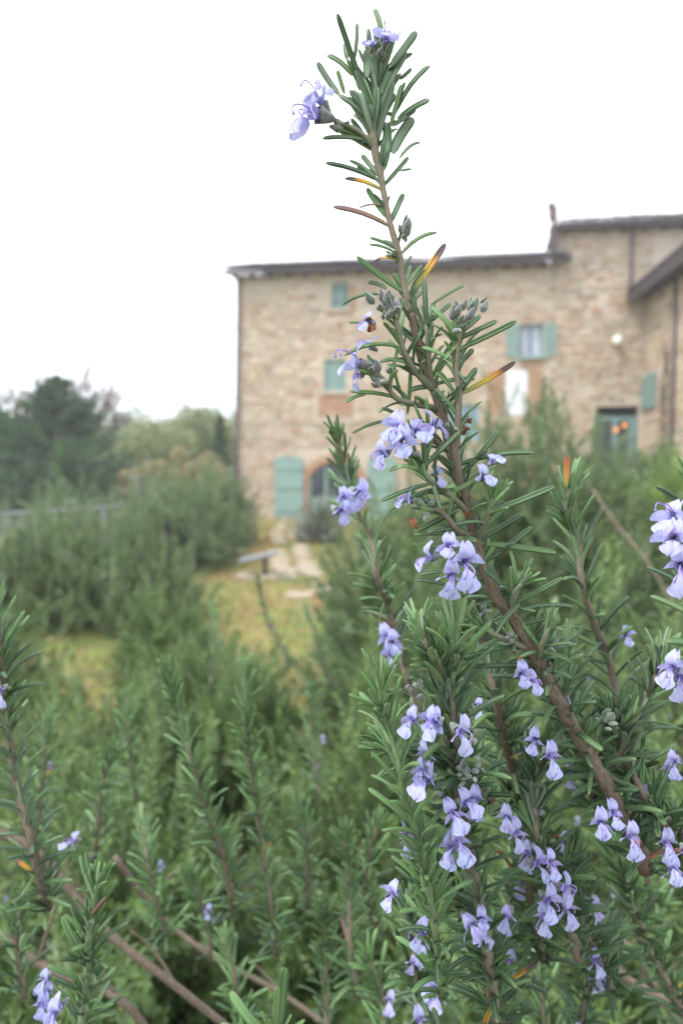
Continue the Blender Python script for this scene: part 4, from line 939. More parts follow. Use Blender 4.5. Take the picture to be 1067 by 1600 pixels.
fl = [ # px,py of the calyx, depth, facing (x right, y away, z up), size, pale
 (522, 186, .288, (-.85, -.6, -.1), 1.95, 1), (516, 180, .291, (-.7, -.5, .5), 1.3, 1), (600, 78, .288, (.1, -1, .25), 1.05, 1), (583, 80, .292, (-.3, -1, .5), .6, 0),
 (586, 505, .284, (-.8, -.6, .1), .75, 0), (582, 570, .283, (-1, -.3, .05), 1.3, 1), (572, 582, .286, (-.9, -.4, -.5), .7, 0), (590, 548, .288, (-.8, -.2, .4), .8, 0),
 (628, 672, .283, (-.5, -.8, .0), 1.3, 0), (632, 690, .280, (-.15, -1, -.1), 1.2, 0), (648, 668, .284, (.95, -.3, .0), 1.2, 0), (612, 700, .283, (-.6, -.7, -.6), 1.05, 1), (642, 684, .286, (.3, -.9, .3), 1.1, 0),
 (742, 748, .287, (.5, -.9, .1), .95, 0), (762, 728, .286, (.4, -.9, .5), .7, 0), (655, 782, .284, (-.8, -.5, .0), .95, 0), (672, 742, .290, (.5, -.8, .1), .7, 1),
 (702, 858, .282, (-.3, -.9, .3), 1.05, 0), (716, 868, .279, (.15, -1, -.25), 1.35, 0), (704, 880, .281, (-.05, -1, -.6), 1.25, 0), (690, 868, .284, (-.9, -.5, -.1), 1.1, 1),
 (806, 1048, .300, (.1, -1, 0), 1.0, 0), (818, 1060, .303, (.4, -1, -.2), .9, 1), (848, 1168, .31, (.1, -1, -.2), 1.1, 0), (838, 1150, .312, (-.4, -1, .1), .9, 0),
 (932, 1275, .322, (-.2, -1, 0), 1.15, 0), (948, 1268, .324, (.2, -1, .2), 1.0, 0), (975, 1290, .32, (.1, -1, -.3), 1.15, 0), (1030, 1300, .325, (0, -1, -.2), 1.15, 0), (1042, 1345, .322, (0, -1, -.3), 1.1, 0), (1063, 1318, .325, (0, -1, -.2), 1.1, 0)]
for px, py, d, f_, s_, pl in fl: flower(A.root, at(px, py, d), Vector(f_) + rv(.08), s=s_ * .84, pale=bool(pl))
for px, py, d, ax, n, sp_, s_ in ((606, 486, .281, (-.2, -.4, 1), 22, 7.5, 1.15), (718, 500, .281, (0, -.5, 1), 15, 6.5, 1.0), (742, 486, .283, (.2, -.3, 1), 6, 4, .9), (628, 368, .288, (.1, -.4, 1), 4, 3, .9), (632, 378, .288, (.2, -.5, .6), 3, 2.5, .9),
        (592, 590, .284, (-.5, -.6, .3), 12, 8, 1.1), (640, 705, .286, (0, -.6, -.2), 6, 5, 1), (668, 795, .286, (0, -.7, .1), 8, 6, .9), (716, 1010, .300, (-.4, -.6, .4), 5, 4, .8), (540, 200, .291, (-1, -.3, .1), 4, 3, 1.0), (588, 90, .290, (0, -.4, 1), 6, 5, .8), (752, 950, .30, (0, -1, .3), 4, 4, .8), (795, 1000, .302, (0, -1, .3), 4, 4, .8), (860, 1010, .305, (.3, -1, .3), 4, 4, .8), (940, 1130, .32, (.2, -1, .3), 6, 5, 1), (620, 395, .29, (-.6, -.5, .2), 4, 2.5, .6), (700, 668, .288, (0, -.6, .2), 4, 4, .7)):
    buds(A.root, at(px, py, d), Vector(ax), n, sp_, s_)
for px, py, d in ((578, 505, .281), (728, 668, .286), (722, 790, .295), (645, 812, .284)):
    for i in range(4):
        q = at(px + random.uniform(-5, 5), py + random.uniform(-6, 6), d); dr_ = rv(1).normalized()
        obj('dry_petal', mesh('dry_petal', sheet(lambda u, v: tuple((Vector(((u - .5) * .0022, v * .0032, math.sin(v * 3 + u * 2) * .0009)))), 3, 4), [MAT['dead']]), A.root, Matrix.Translation(q - A.loc) @ dr_.to_track_quat('Y', 'Z').to_matrix().to_4x4())
A.emit(300)

# --- neighbours
sh = shoot
E_ = sh('shoot left of the main branch, tip in front of the arched doorway, pale flowers halfway', [(690, 1200, .46), (640, 1060, .45), (612, 960, .44), (592, 900, .435), (576, 840, .43), (558, 790, .425), (545, 740, .42), (532, 690, .418)], .0026, .0012, gap=.0085, L=.024, a_base=68, a_tip=22, axil=.6, young=.3, fl=[(548, 762, .40), (562, 768, .405), (530, 778, .405), (518, 792, .405), (540, 782, .41), (606, 1000, .42), (614, 1010, .425), (600, 990, .43)], fscale=1.3, axil_n=(1, 3))
D_ = sh('shoot right of the main branch with an orange brown leaf at its tip', [(1000, 1260, .40), (975, 1140, .39), (948, 1040, .385), (928, 970, .38), (910, 905, .375), (900, 850, .372), (890, 800, .37), (886, 765, .368)], .0028, .0012, gap=.0088, L=.0245, a_base=66, a_tip=28, axil=.45, young=.25, axil_n=(1, 3), fl=[(970, 990, .38)], fscale=.9)
D_.leaf  # tip leaf in orange
M_ = frame(at(884, 760, .366) - D_.loc, at(886, 712, .366) - at(884, 760, .366), -CV, (at(886, 712, .366) - at(884, 760, .366)).length, 1.6); tag(obj('leaf', LEAFM['o'][0], D_.root, M_), 'orange leaf with dark brown tip')
B_ = sh('dense leafy shoot in the lower centre with a yellow bud tip', [(775, 1620, .36), (762, 1480, .345), (740, 1340, .33), (716, 1220, .318), (700, 1120, .308), (690, 1060, .302), (672, 1010, .298), (655, 985, .296)], .0036, .0014, gap=.0052, L=.024, a_base=66, a_tip=24, axil=.75, young=.3, dry=.02,
   fl=[(656, 1120, .288), (668, 1128, .292), (692, 1122, .287), (704, 1130, .29), (672, 1195, .294), (680, 1210, .297), (675, 1165, .3), (700, 1262, .30), (712, 1250, .302), (700, 1300, .304), (712, 1310, .306), (745, 1232, .305), (790, 1262, .315), (788, 1290, .315), (720, 1425, .32), (745, 1432, .322), (672, 1450, .325), (735, 1445, .325), (626, 1390, .315), (820, 1345, .325), (848, 1340, .325), (834, 1318, .33), (800, 1415, .33), (862, 1378, .332), (856, 1420, .332), (842, 1392, .33), (870, 1400, .336), (690, 1540, .34), (622, 1300, .315), (640, 1295, .32)], fscale=1.15)
for px, py, d in ((650, 1085, .29), (735, 1140, .297), (730, 1210, .30), (745, 1190, .305), (690, 1240, .305)): buds(B_.root, at(px, py, d), Vector((-.2, -.7, .4)), 8, 6, .95)
sh('upright leafy top beside the yellow bud, right half of the lower cluster', [(725, 1240, .318), (712, 1150, .31), (706, 1080, .305), (705, 1030, .30), (712, 985, .298)], .0018, .001, gap=.0052, L=.024, a_base=60, a_tip=22, axil=.6, young=.25)
sh('pale green young shoot bending left below the dense cluster', [(690, 1560, .335), (672, 1440, .32), (655, 1330, .308), (640, 1250, .30), (628, 1190, .296), (612, 1140, .294), (600, 1100, .292), (592, 1070, .291)], .0018, .0011, mat='green_stem', gap=.0052, L=.022, a_base=60, a_tip=26, axil=.5, young=1.0, tip_cluster=8)
sh('brown stemmed shoot crossing behind the lower cluster', [(850, 1500, .40), (828, 1370, .39), (812, 1280, .38), (795, 1180, .37), (772, 1090, .36), (755, 1010, .355), (742, 930, .35)], .0028, .0016, mat='bark', gap=.0068, L=.024, a_base=72, a_tip=40, axil=.6, young=.1, fl=[(760, 1100, .36), (820, 1240, .375), (880, 1300, .385)])
sh('leafy shoot spreading right of the thick stem near the right edge', [(960, 1200, .345), (985, 1140, .345), (1005, 1100, .345), (1020, 1060, .345), (1040, 1030, .345)], .002, .001, gap=.0055, L=.024, a_base=64, a_tip=26, axil=.6, young=.3)
sh('leafy shoot lower right with long arching leaves', [(1120, 1420, .36), (1060, 1330, .35), (1010, 1250, .345), (975, 1180, .34), (955, 1120, .34)], .0026, .0012, gap=.0058, L=.026, a_base=74, a_tip=35, axil=.7, young=.1, dry=.03, fl=[(1058, 1180, .34), (1050, 1190, .345)])
RE_ = sh('shoot entering from the right edge with large lavender flowers', [(1180, 1190, .30), (1150, 1050, .295), (1115, 950, .29), (1095, 860, .288), (1088, 780, .286)], .0028, .0012, gap=.007, L=.026, a_base=66, a_tip=26, axil=.5, young=.1, fl=[(1062, 838, .28), (1066, 868, .275), (1072, 885, .28), (1062, 1040, .285), (1070, 1060, .285), (1075, 772, .28)], fscale=1.2)
for px, py, d, f_, s_ in ((1058, 842, .276, (-.6, -.8, .1), 1.15), (1062, 872, .274, (-.4, -.9, -.3), 1.2), (1066, 815, .279, (-.8, -.5, .3), 1.1), (1064, 1040, .28, (-.8, -.6, 0), 1.0)): flower(RE_.root, at(px, py, d), Vector(f_), s=s_, pale=True)
sh('leafy side shoot hanging in shade between the flowers', [(905, 1500, .37), (880, 1420, .36), (850, 1330, .352), (835, 1250, .348), (845, 1180, .345)], .0026, .0012, gap=.0052, L=.024, a_base=74, a_tip=30, axil=.7, young=.05)
sh('low leafy shoot under the hanging flower clusters', [(800, 1640, .39), (770, 1550, .38), (745, 1470, .37), (710, 1400, .36), (690, 1350, .355)], .0026, .0012, gap=.0055, L=.024, a_base=70, a_tip=30, axil=.7, young=.1, fl=[(690, 1545, .37), (665, 1480, .36)])
sh('leafy shoot at the lower right corner behind the woody limb', [(1100, 1650, .46), (1060, 1560, .45), (1010, 1470, .44), (975, 1390, .435), (960, 1330, .43)], .0026, .0012, gap=.0062, L=.025, a_base=72, a_tip=30, axil=.6, young=.35, dry=.05)
_ls = ['shoot between the hanging flowers and the thick stem', 'shoot behind the lowest flower clusters', 'leaning shoot right of the lowest flower clusters', 'shoot in front of the pale corner limb', 'shaded shoot under the thick stem near the right edge', 'shoot rising behind the orange leaf of the thick stem', 'small shoot left of the lowest flower clusters', 'shoot pointing left under the yellow bud cluster']
for i, pl in enumerate(([(860, 1330, .40), (825, 1250, .395), (800, 1180, .39), (780, 1130, .385)], [(800, 1560, .42), (800, 1460, .415), (805, 1370, .41), (822, 1290, .405)], [(960, 1560, .42), (925, 1470, .415), (905, 1400, .41), (890, 1330, .405)], [(900, 1680, .44), (905, 1590, .435), (925, 1510, .43), (955, 1450, .425)], [(1090, 1330, .37), (1040, 1280, .37), (1000, 1230, .365), (960, 1150, .36)], [(930, 1260, .38), (905, 1180, .375), (890, 1100, .37), (885, 1020, .37)], [(680, 1640, .40), (655, 1560, .395), (640, 1490, .39), (640, 1430, .385)], [(770, 1250, .35), (720, 1220, .345), (670, 1190, .34), (615, 1170, .335)])):
    sh('leafy ' + _ls[i], pl, .0022, .0011, 'bark' if i % 2 else 'stem_mid', gap=.0056, L=.0245, a_base=72, a_tip=32, axil=.7, young=.15, dry=.02, fl=[(pl[2][0] + 6, pl[2][1], pl[2][2] - .012), (pl[1][0] - 8, pl[1][1] + 20, pl[1][2] - .014)], fscale=1.1)
# left side
sh('leafy shoot cut by the left edge with an orange leaf low on its stem', [(75, 1420, .43), (50, 1320, .425), (28, 1220, .42), (14, 1120, .415), (2, 1020, .41), (-8, 930, .408)], .003, .0014, mat='bark', gap=.0062, L=.024, a_base=72, a_tip=35, axil=.6, young=.15, dry=.03, fl=[(12, 1070, .40)])
sh('slender blurred shoot, left one of the twin shoots in the lower left', [(365, 1420, .56), (345, 1330, .55), (318, 1260, .545), (296, 1190, .54), (280, 1120, .535), (262, 1050, .53)], .0022, .0011, mat='bark', gap=.0066, L=.022, a_base=66, a_tip=24, axil=.6, young=.6, group='twin slender shoots')
sh('slender blurred shoot, right one of the twin shoots in the lower left', [(432, 1500, .58), (424, 1410, .565), (406, 1320, .555), (398, 1230, .55), (388, 1140, .54), (386, 1050, .53)], .0022, .0011, mat='bark', gap=.0066, L=.022, a_base=66, a_tip=24, axil=.6, young=.6, group='twin slender shoots')
sh('bushy shoot in the bottom left corner with flowers at its foot', [(125, 1640, .40), (138, 1540, .39), (146, 1450, .385), (150, 1380, .38)], .003, .0016, mat='green_stem', gap=.0052, L=.025, a_base=62, a_tip=24, axil=.75, young=.4, fl=[(128, 1312, .46), (85, 1515, .385), (62, 1560, .38), (90, 1570, .375), (108, 1560, .378), (70, 1590, .375), (75, 1535, .385)], fscale=1.15)
sh('short shoot between the bottom left one and the twin shoots', [(262, 1470, .62), (245, 1400, .61), (232, 1340, .60), (222, 1290, .60)], .0026, .0014, gap=.0075, L=.025, a_base=62, a_tip=24, axil=.6, young=.6, fl=[(248, 1350, .6)])
sh('short shoot right of the twin shoots near the bottom', [(510, 1620, .62), (512, 1530, .61), (508, 1460, .60), (504, 1420, .60)], .0026, .0014, gap=.0075, L=.025, a_base=62, a_tip=24, axil=.6, young=.6)
sh('leafy shoot in the lower centre left of the flower clusters', [(560, 1560, .60), (548, 1470, .59), (545, 1390, .585), (540, 1310, .58)], .0026, .0014, gap=.0075, L=.025, a_base=62, a_tip=24, axil=.6, young=.5)
extra = [([(60, 1300, .75), (70, 1200, .74), (78, 1130, .73)], 'shoot in the left foreground behind the one cut by the edge'),
 ([(215, 1260, .9), (200, 1170, .89), (196, 1090, .88)], 'shoot below the orange mossy patch'),
 ([(150, 1330, .66), (160, 1240, .65), (172, 1180, .64)], 'shoot left of the twin shoots over the brown limb'),
 ([(330, 1500, .66), (318, 1430, .65), (300, 1370, .64)], 'shoot under the left twin shoot'),
 ([(480, 1420, .70), (478, 1330, .69), (470, 1260, .68)], 'shoot right of the right twin shoot'),
 ([(585, 1450, .62), (575, 1370, .61), (590, 1290, .60)], 'shoot left of the pale green young shoot'),
 ([(500, 1250, .95), (490, 1160, .94), (492, 1080, .93)], 'shoot in the middle below the path'),
 ([(380, 1620, .6), (372, 1540, .59), (360, 1480, .585)], 'shoot between the twin shoots and the bottom tip'),
 ([(40, 1560, .5), (30, 1480, .495), (32, 1420, .49)], 'shoot at the left edge above the corner flowers'),
 ([(600, 1640, .5), (596, 1560, .49), (580, 1500, .485)], 'shoot at the bottom edge left of the lowest flowers'),
 ([(860, 1660, .5), (850, 1590, .49), (842, 1530, .485)], 'shoot at the bottom edge right of the lowest flowers'),
 ([(1030, 1440, .55), (1010, 1370, .54), (985, 1310, .535)], 'shoot in the right foreground over the corner limb')]
for i, (pl, lb) in enumerate(extra):
    sh(('soft focused ' if i % 2 else 'fresh green ') + lb, pl, .0024, .0012, mat='bark' if i % 3 else 'stem_mid', gap=.0072, L=.025, a_base=68, a_tip=24, axil=.6, young=.7 if i % 2 else .4, limit=160, fl=[(pl[1][0] + 12, pl[1][1] - 10, pl[1][2] - .01)] if i % 3 == 0 else [])
# bottom tip, very close
N_ = Plant('rosemary_shoot', 'bright young shoot tip poking up at the bottom edge, closest to the lens', 'rosemary', tuple(at(420, 1690, .25)))
pts = path([(420, 1690, .25), (425, 1640, .25), (432, 1612, .25)]); N_.stem(pts, [.0016, .0014, .001], 'green_stem')
for b_, t_, kd, wz, v_ in (((436, 1612), (445, 1512), 'g', 1.1, 4), ((425, 1625), (360, 1550), 'y', 1.2, 2), ((430, 1610), (434, 1543), 'y', 1.0, 0), ((428, 1620), (408, 1580), 'y', .9, 0), ((440, 1615), (476, 1594), 'y', .8, 1), ((430, 1622), (420, 1592), 'y', .9, 0), ((436, 1620), (455, 1585), 'y', .7, 1), ((420, 1640), (345, 1600), 'y', .9, 1)):
    B0, E0 = at(*b_, .25), at(*t_, .248 + random.uniform(-.004, .004)); N_.leaves.append((B0, E0 - B0, Vector((0, -.8, .5)), wz, v_, kd))
N_.emit()
N2 = Plant('rosemary_shoot', 'single dark leaf tip just showing at the bottom edge under the flowers', 'rosemary', tuple(at(700, 1680, .25)))
N2.stem(path([(700, 1680, .25), (698, 1640, .25)]), [.0014, .001], 'green_stem'); N2.leaves.append((at(698, 1640, .25), at(676, 1574, .25) - at(698, 1640, .25), Vector((0, -1, .4)), 1.1, 0, 'g')); N2.emit()
# blurred shoots sticking up over the left bush and in the middle
for i, (pl, lb) in enumerate(((((110, 830, 1.7), (96, 760, 1.7), (88, 700, 1.7)), 'tall blurred shoot rising in front of the dark conifer'),
                 (((455, 1040, 1.5), (415, 960, 1.48), (400, 905, 1.47)), 'blurred shoot standing in front of the mossy ground by the path'),
                 (((520, 1080, 1.4), (495, 1000, 1.38), (482, 950, 1.37)), 'brown tipped blurred shoot beside the path'),
                 (((330, 1080, 1.5), (335, 1010, 1.5), (330, 950, 1.5)), 'blurred shoot left of the path gap'))):
    sh(lb, list(pl), .003, .0015, gap=.010, L=.026, a_base=60, a_tip=24, axil=.5, young=.4, limit=120)

# woody limbs low down
def limb(label, pl, r0, r1):
    pts = path(pl); P = Plant('rosemary_limb', label, 'branch', tuple(pts[0])); n = len(pts)
    pts = [pts[0]] + [p + rv(.008) for p in pts[1:-1]] + [pts[-1]]; P.stem(pts, [.55 * (r0 + (r1 - r0) * i / (n - 1)) for i in range(n)], 'bark', n=10, sub=8, name='limb')
    a = pts
    for i in range(1, n - 1):
        e_ = pts[i] + Vector((random.uniform(-.05, .05), random.uniform(-.02, .02), random.uniform(.03, .08))); P.stem([pts[i], pts[i].lerp(e_, .5) + rv(.006), e_], [r1 * .32, r1 * .25, r1 * .14], 'bark', n=6, name='twig')
    return P
limb('thick woody limb slanting down across the bottom left corner', [(-60, 1280, .62), (60, 1340, .64), (170, 1440, .66), (290, 1530, .68), (400, 1640, .7)], .008, .006)
limb('brown limb slanting below the first one at the left edge', [(-40, 1430, .56), (60, 1500, .57), (170, 1580, .58), (260, 1650, .6)], .007, .006)
limb('thin brown limb between the twin shoots and the bottom shoot', [(180, 1340, .74), (250, 1420, .76), (330, 1500, .78), (450, 1560, .8), (560, 1640, .8)], .006, .005)
limb('pale woody limb in the bottom right corner', [(830, 1340, .52), (900, 1450, .54), (980, 1530, .55), (1100, 1590, .56)], .007, .006)
limb('woody limb just above the corner one at the bottom right', [(880, 1440, .6), (960, 1490, .6), (1040, 1560, .6), (1110, 1620, .6)], .005, .004)
limb('bare woody limb in front of the tall rosemary at the right', [(925, 765, 2.4), (965, 820, 2.3), (1010, 880, 2.2), (1060, 960, 2.1)], .009, .007)

# ================================================================= PATH, BENCH, RAIL
pathroot = tag(empty('path', (0, 0, 0)), kind='structure')
FLT = [stone_T(.22) for _ in range(8)]; FLM = [mesh('flagstone', t, [MAT['flag']], rnd=[0.0], smooth=False) for t in FLT]
cl = [(-1.72, 23.0), (-1.65, 20.0), (-1.40, 17), (-1.15, 14.5), (-.95, 12.3), (-.78, 10.8), (-.55, 9.5), (-.3, 8.2)]
for i in range(len(cl) - 1):
    for q in range(4):
        for kx in (.6, 1.6):
            t = q / 4; x = cl[i][0] + (cl[i + 1][0] - cl[i][0]) * t; y = cl[i][1] + (cl[i + 1][1] - cl[i][1]) * t
            if random.random() < .16: continue
            x += (kx - 1) * .42 + random.uniform(-.05, .05); y += random.uniform(-.07, .07)
            M = Matrix.Translation((x, y, ground_h(x, y) + .0)) @ Matrix.Rotation(-PI / 2, 4, 'X') @ Matrix.Rotation(random.uniform(-.3, .3), 4, 'Y') @ Matrix.Diagonal((random.uniform(.34, .44), .05, random.uniform(.42, .62), 1))
            obj('flagstone', random.choice(FLM), pathroot, M)
bx_ = at_y(408, 908, 9.9); tb = tag(empty('stone_table', (bx_.x, 9.9, 0)), 'low slab table on a short post and pale stone base beside the path', 'stone table')
obj('base', mesh('base', box(-.34, .34, -.28, .28, -.02, .07), [MAT['flag']], smooth=False), tb)
obj('post', mesh('post', tube([(.06, 0, .071), (.06, 0, .31)], .035, 10), [MAT['pipe']]), tb)
obj('table_top', mesh('table_top', box(-.24, .28, -.2, .22, .311, .35), [MAT['grey_metal']], smooth=False), tb, Matrix.Rotation(R(-12), 4, 'Y'))
bk = tag(empty('fence_post', (at_y(262, 835, 7.6).x, 7.6, 0)), 'dark thin post standing in the left hedge', 'post')
obj('post', mesh('post', tube([(0, 0, 0), (0, 0, .9)], .035, 8), [MAT['dark']]), bk); obj('cap', mesh('cap', ball((0, 0, .93), .04, 8, 5), [MAT['dark']]), bk)
ra, rb = at_y(-30, 806, 8.6), at_y(192, 791, 9.4)
rl = tag(empty('metal_railing', (ra.x, ra.y, 0)), 'pale grey metal railing running behind the left bushes', 'railing'); o_ = Vector((ra.x, ra.y, 0))
obj('rail', mesh('rail', tube([ra - o_, rb - o_], .022, 8), [MAT['grey_metal']]), rl); obj('rail', mesh('rail', tube([ra - o_ - Vector((0, 0, .14)), rb - o_ - Vector((0, 0, .14))], .014, 8), [MAT['grey_metal']]), rl)
for t in (.15, .5, .85):
    p = ra.lerp(rb, t) - o_; obj('post', mesh('post', tube([(p.x, p.y, 0), (p.x, p.y, p.z - .03)], .025, 8), [MAT['grey_metal']]), rl)
# grass along the path
def grass(n, x0, x1, y0, y1, name, mat, h=(.04, .10)):
    m = n; x = rng.uniform(x0, x1, m); y = rng.uniform(y0, y1, m); z = np.array([ground_h(a_, b_) for a_, b_ in zip(x, y)])
    hh = rng.uniform(*h, m); az = rng.uniform(0, 2 * PI, m); ww = rng.uniform(.004, .009, m); lx, ly = rng.normal(0, .03, m), rng.normal(0, .03, m)
    V = np.zeros((m, 4, 3)); dx, dy = np.cos(az) * ww, np.sin(az) * ww
    V[:, 0] = np.stack([x - dx, y - dy, z], 1); V[:, 1] = np.stack([x + dx, y + dy, z], 1); V[:, 2] = np.stack([x + lx + dx * .2, y + ly + dy * .2, z + hh], 1); V[:, 3] = np.stack([x + lx - dx * .2, y + ly - dy * .2, z + hh], 1)
    t = T(V.reshape(-1, 3), np.arange(m * 4).reshape(-1, 4)); tag(obj(name, mesh(name, t, [MAT[mat]])), 'short green and yellow grass on either side of the stone path' if name == 'grass' else None, 'grass', kind='stuff')
k = NM('grass_blade'); n1 = k.noise(.8, 3)
MAT['grass'] = k.finish(k.ramp(n1, [(.36, (.12, .22, .06)), (.46, (.24, .25, .08)), (.55, (.38, .26, .13))]), rough=.7, spec=.2, trans=.2)
grass(36000, -3.4, 2.2, 4.2, 22, 'grass', 'grass')

# pots and café furniture by the glazed door
def pot_plant(px, Y, z0, r, h, fh, lb, fmat='sprig_far'):
    x = at_y(px, 744, Y).x; root = tag(empty('potted_plant', (x, Y, z0)), lb, 'potted plant')
    obj('pot', mesh('pot', tube([(0, 0, 0), (0, 0, h * .5), (0, 0, h * .92), (0, 0, h)], [r * .6, r, r * .95, r * 1.1], 14), [MAT['plum']]), root)
    for i in range(26):
        d = (Vector((0, 0, 1)) + rv(.45)).normalized(); obj('sprig', SPM[fmat][i % 6], root, up_matrix(Vector((0, 0, h)) + rv(r * .3) * 1, d, fh / .22 * random.uniform(.6, 1), random.uniform(0, 6)))
pot_plant(1036, 19.2, 1.2, .22, .55, .7, 'tall potted plant in a plum clay jar at the foot of the stone wing')
pot_plant(1010, 20.4, 1.2, .18, .40, .5, 'small potted plant right of the glazed green door')
ccx = at_y(1022, 744, 20.6).x
chr_ = tag(empty('garden_chair', (ccx, 20.2, 1.2)), 'dark slatted garden chair against the stone wing', 'chair')
obj('seat', mesh('seat', box(-.22, .22, -.22, .22, .43, .46), [MAT['pipe']], smooth=False), chr_)
for i in range(4): obj('back_slat', mesh('back_slat', box(-.2 + i * .105, -.12 + i * .105, .2, .225, .47, 1.0), [MAT['pipe']], smooth=False), chr_)
for sx in (-.2, .2):
    for sy in (-.2, .2): obj('leg', mesh('leg', tube([(sx, sy, 0), (sx, sy, .429)], .015, 6), [MAT['pipe']]), chr_)
# climbing vine on the wing's downpipe
vx = W1 + ad * sp_ + an * .14
vn = tag(empty('climbing_vine', (vx.x, vx.y, 1.1)), 'thin climbing vine with sparse leaves up the right edge of the stone wing', 'vine')
for j in range(3):
    pts = [(random.uniform(-.1, .1), random.uniform(-.06, .06), z) for z in np.linspace(0, 4.2, 9)]; a = smooth_path(pts, 4); obj('stem', mesh('stem', tube([Vector(q) for q in a], .022, 6), [MAT['bark_far']]), vn)
for i in range(60): z = random.uniform(.2, 4.3); obj('sprig', SPM['sprig_far'][i % 6], vn, up_matrix(Vector((random.uniform(-.12, .12), random.uniform(-.1, .1), z)), (Vector((0, 0, .6)) + rv(.6)).normalized(), 1.1, random.uniform(0, 6)))

# ================================================================= TREES
def leaf_cloud(centers, radii, per, size, aspect=.5):
    "many small leaf quads in the clumps; returns T"
    C_ = np.repeat(np.array(centers), per, 0); R_ = np.repeat(np.array(radii), per, 0); m = len(C_)
    d = rng.normal(size=(m, 3)); d /= np.linalg.norm(d, axis=1)[:, None]; p = C_ + d * R_ * (rng.uniform(.2, 1, m) ** .5)[:, None]
    a_ = rng.normal(size=(m, 3)); a_ /= np.linalg.norm(a_, axis=1)[:, None]; b_ = np.cross(a_, rng.normal(size=(m, 3))); b_ /= np.linalg.norm(b_, axis=1)[:, None]
    s_ = rng.uniform(.6, 1.3, m)[:, None] * size
    V = np.stack([p - a_ * s_, p + b_ * s_ * aspect, p + a_ * s_, p - b_ * s_ * aspect], 1).reshape(-1, 3)
    return T(V, np.arange(m * 4).reshape(-1, 4)), rng.uniform(0, 1, m)
def cloud_mesh(name, centers, radii, per, size, mat, aspect=.5):
    t, r_ = leaf_cloud(centers, radii, per, size, aspect); me = mesh(name, t, [MAT[mat]], smooth=False)
    a_ = me.attributes.new('rnd', 'FLOAT', 'POINT'); clump = np.repeat(rng.uniform(0, 1, len(centers)), per); v = np.clip(.6 * clump + .4 * r_, 0, .99); a_.data.foreach_set('value', np.repeat(v, 4).astype(np.float32)); return me
def round_tree(x, y, z0, h, r, label, mat, name='broadleaf_tree', clumps=26, per=300, size=.09, trunk=.16, group=None):
    root = tag(empty(name, (x, y, z0)), label, 'tree', group); tips = []
    obj('trunk', mesh('trunk', tube([(0, 0, -.2), (.05, 0, h * .3), (0, .05, h * .55)], [trunk, trunk * .8, trunk * .5], 8), [MAT['bark_far']]), root)
    for i in range(clumps):
        az = random.uniform(0, 2 * PI); el = math.asin(random.uniform(-.35, 1)); q = random.uniform(.55, 1.0)
        tips.append((r * q * math.cos(el) * math.cos(az), r * q * math.cos(el) * math.sin(az), h * .62 + (h * .36) * q * math.sin(el)))
    for i in range(9):
        p = Vector(tips[i]); obj('limb', mesh('limb', tube([(0, .02, h * .3), tuple(p * .5 + Vector((0, 0, h * .2))), tuple(p)], [trunk * .4, trunk * .25, trunk * .08], 5), [MAT['bark_far']]), root)
    tag(obj('crown', cloud_mesh('crown', tips, [(r * random.uniform(.22, .4),) * 3 for _ in tips], per, size, mat), root))
    return root
def conifer(x, y, z0, h, r, label, name='conifer_tree', n=230, per=300):
    root = tag(empty(name, (x, y, z0)), label, 'tree'); cs, rs_ = [], []
    obj('trunk', mesh('trunk', tube([(0, 0, -.2), (0, 0, h * .5), (0, 0, h * .96)], [.16, .1, .02], 8), [MAT['bark_far']]), root)
    for i in range(n):
        t = random.random() ** .8; z = h * (.06 + .94 * t); rr2 = r * (1 - t) ** .75 * (.75 + .4 * random.random()); az = random.uniform(0, 2 * PI)
        up2 = random.uniform(.05, .6)
        for f in (.35, .5, .65, .8, .92, 1.04):
            w2 = (.10 + .20 * (1 - t)) * (1.45 - f)
            cs.append((rr2 * f * math.cos(az), rr2 * f * math.sin(az), z + up2 * f * f * rr2 * .8)); rs_.append((w2, w2, w2 * .7))
        if i < 40: obj('bough', mesh('bough', tube([(0, 0, z - .1), (rr2 * .95 * math.cos(az), rr2 * .95 * math.sin(az), z + .18 * rr2)], [.03, .008], 4), [MAT['bark_far']]), root)
    obj('crown', cloud_mesh('crown', cs, rs_, per // 8, .085, 'conifer', .22), root)
c1 = at_y(92, 744, 22); conifer(c1.x, 22, -.6, 5.25, 3.0, 'dark green spreading conifer at the left with a pointed top')
c2 = at_y(-5, 744, 24); conifer(c2.x, 24, -.6, 4.6, 2.2, 'dark conifer cut by the left edge beside the pointed one')
c3 = at_y(345, 744, 30); conifer(c3.x, 30, -.8, 5.0, .75, 'slim dark evergreen just left of the farmhouse corner', n=80)
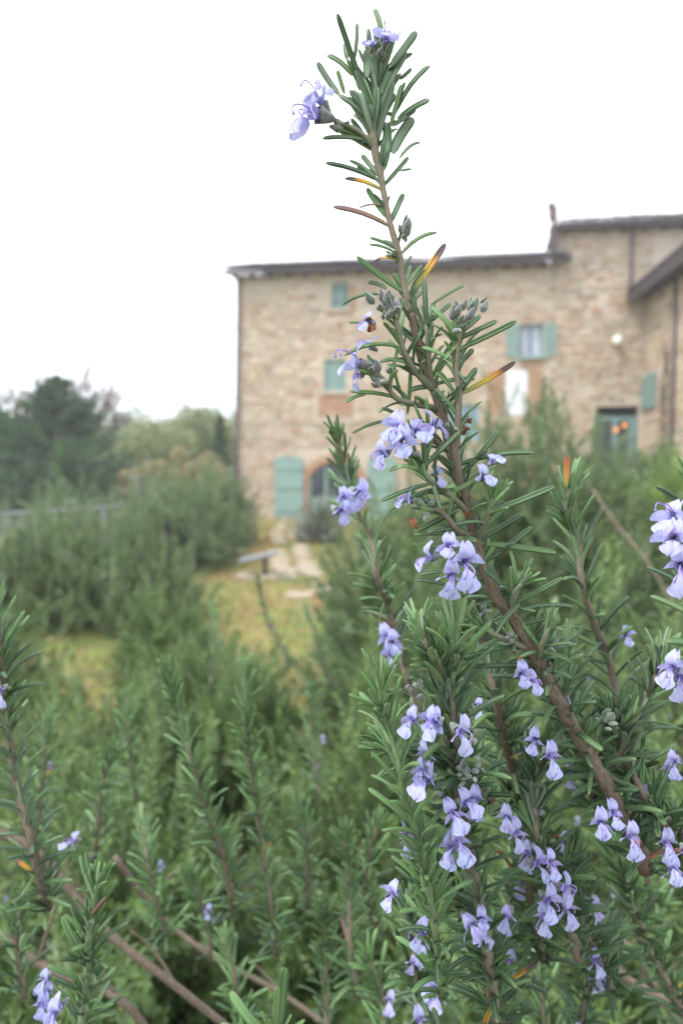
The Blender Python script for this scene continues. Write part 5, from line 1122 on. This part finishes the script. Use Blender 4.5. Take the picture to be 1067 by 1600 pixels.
for px, Y, z0, h, r, mt, lb in ((215, 30, -1, 5.0, 2.5, 'olive', 'yellow green round tree right of the dark conifer'), (290, 33, -1, 5.6, 2.6, 'olive', 'tall olive green tree behind the orange shrub'),
        (165, 27, -1, 3.2, 1.5, 'wood_green', 'small green tree tucked against the dark conifer'), (345, 38, -1.4, 6.7, 2.3, 'wood_green', 'green tree behind the slim evergreen by the house'),
        (200, 44, -2, 8.0, 3.2, 'wood_green', 'broad pale green tree furthest back left of the house'), (130, 46, -2, 7.8, 2.8, 'wood_green', 'pale green tree behind the pointed conifer'), (20, 48, -2, 7.0, 3.2, 'wood_green', 'pale green tree behind the left edge conifer')):
    p = at_y(px, 744, Y); round_tree(p.x, Y, z0, h, r, lb, mt)
for px, Y, h, r, lb in ((230, 22, 2.15, 1.0, 'low orange brown shrub, left one below the olive trees'), (300, 23, 2.35, 1.25, 'low orange brown shrub, right one near the house corner')):
    p = at_y(px, 744, Y); round_tree(p.x, Y, -.5, h + .5, r, lb, 'autumn', name='autumn_shrub', clumps=18, per=300, size=.07, trunk=.05)
def bare_tree(x, y, z0, h, label, seed):
    rs = random.Random(seed); parts = []
    root = tag(empty('bare_tree', (x, y, z0)), label, 'tree')
    def br(p, d, L, r, lv):
        mid = p + d * L * .5 + Vector((rs.uniform(-1, 1), rs.uniform(-1, 1), 0)) * L * .06; e_ = p + d * L
        parts.append(tube([p, mid, e_], [r, r * .8, r * .6], 4, cap=False))
        if lv == 0: return
        for _ in range(3 if lv > 1 else 4):
            nd = (d + Vector((rs.gauss(0, .5), rs.gauss(0, .5), rs.gauss(.12, .3)))).normalized(); br(e_.lerp(mid, rs.random() * .6), nd, L * rs.uniform(.55, .85), r * .68, lv - 1)
    obj('trunk', mesh('trunk', tube([(0, 0, -.3), (0, 0, h * .28)], [.13, .1], 8), [MAT['bark_far']]), root)
    for _ in range(4): br(Vector((0, 0, h * .26)), Vector((rs.gauss(0, .4), rs.gauss(0, .4), 1)).normalized(), h * .27, .10, 4)
    obj('crown', mesh('crown', parts, [MAT['bark_far']]), root)
for i, (px, Y, h, lb) in enumerate(((45, 34, 8.6, 'bare leafless tree rising behind the conifers at the left'), (125, 36, 8.8, 'bare leafless tree behind the tip of the pointed conifer'), (205, 38, 7.6, 'bare leafless tree over the yellow green tree'), (270, 40, 7.4, 'thin bare tree over the tall olive green tree'))):
    p = at_y(px, 744, Y); bare_tree(p.x, Y, -1.5, h, lb, 40 + i)
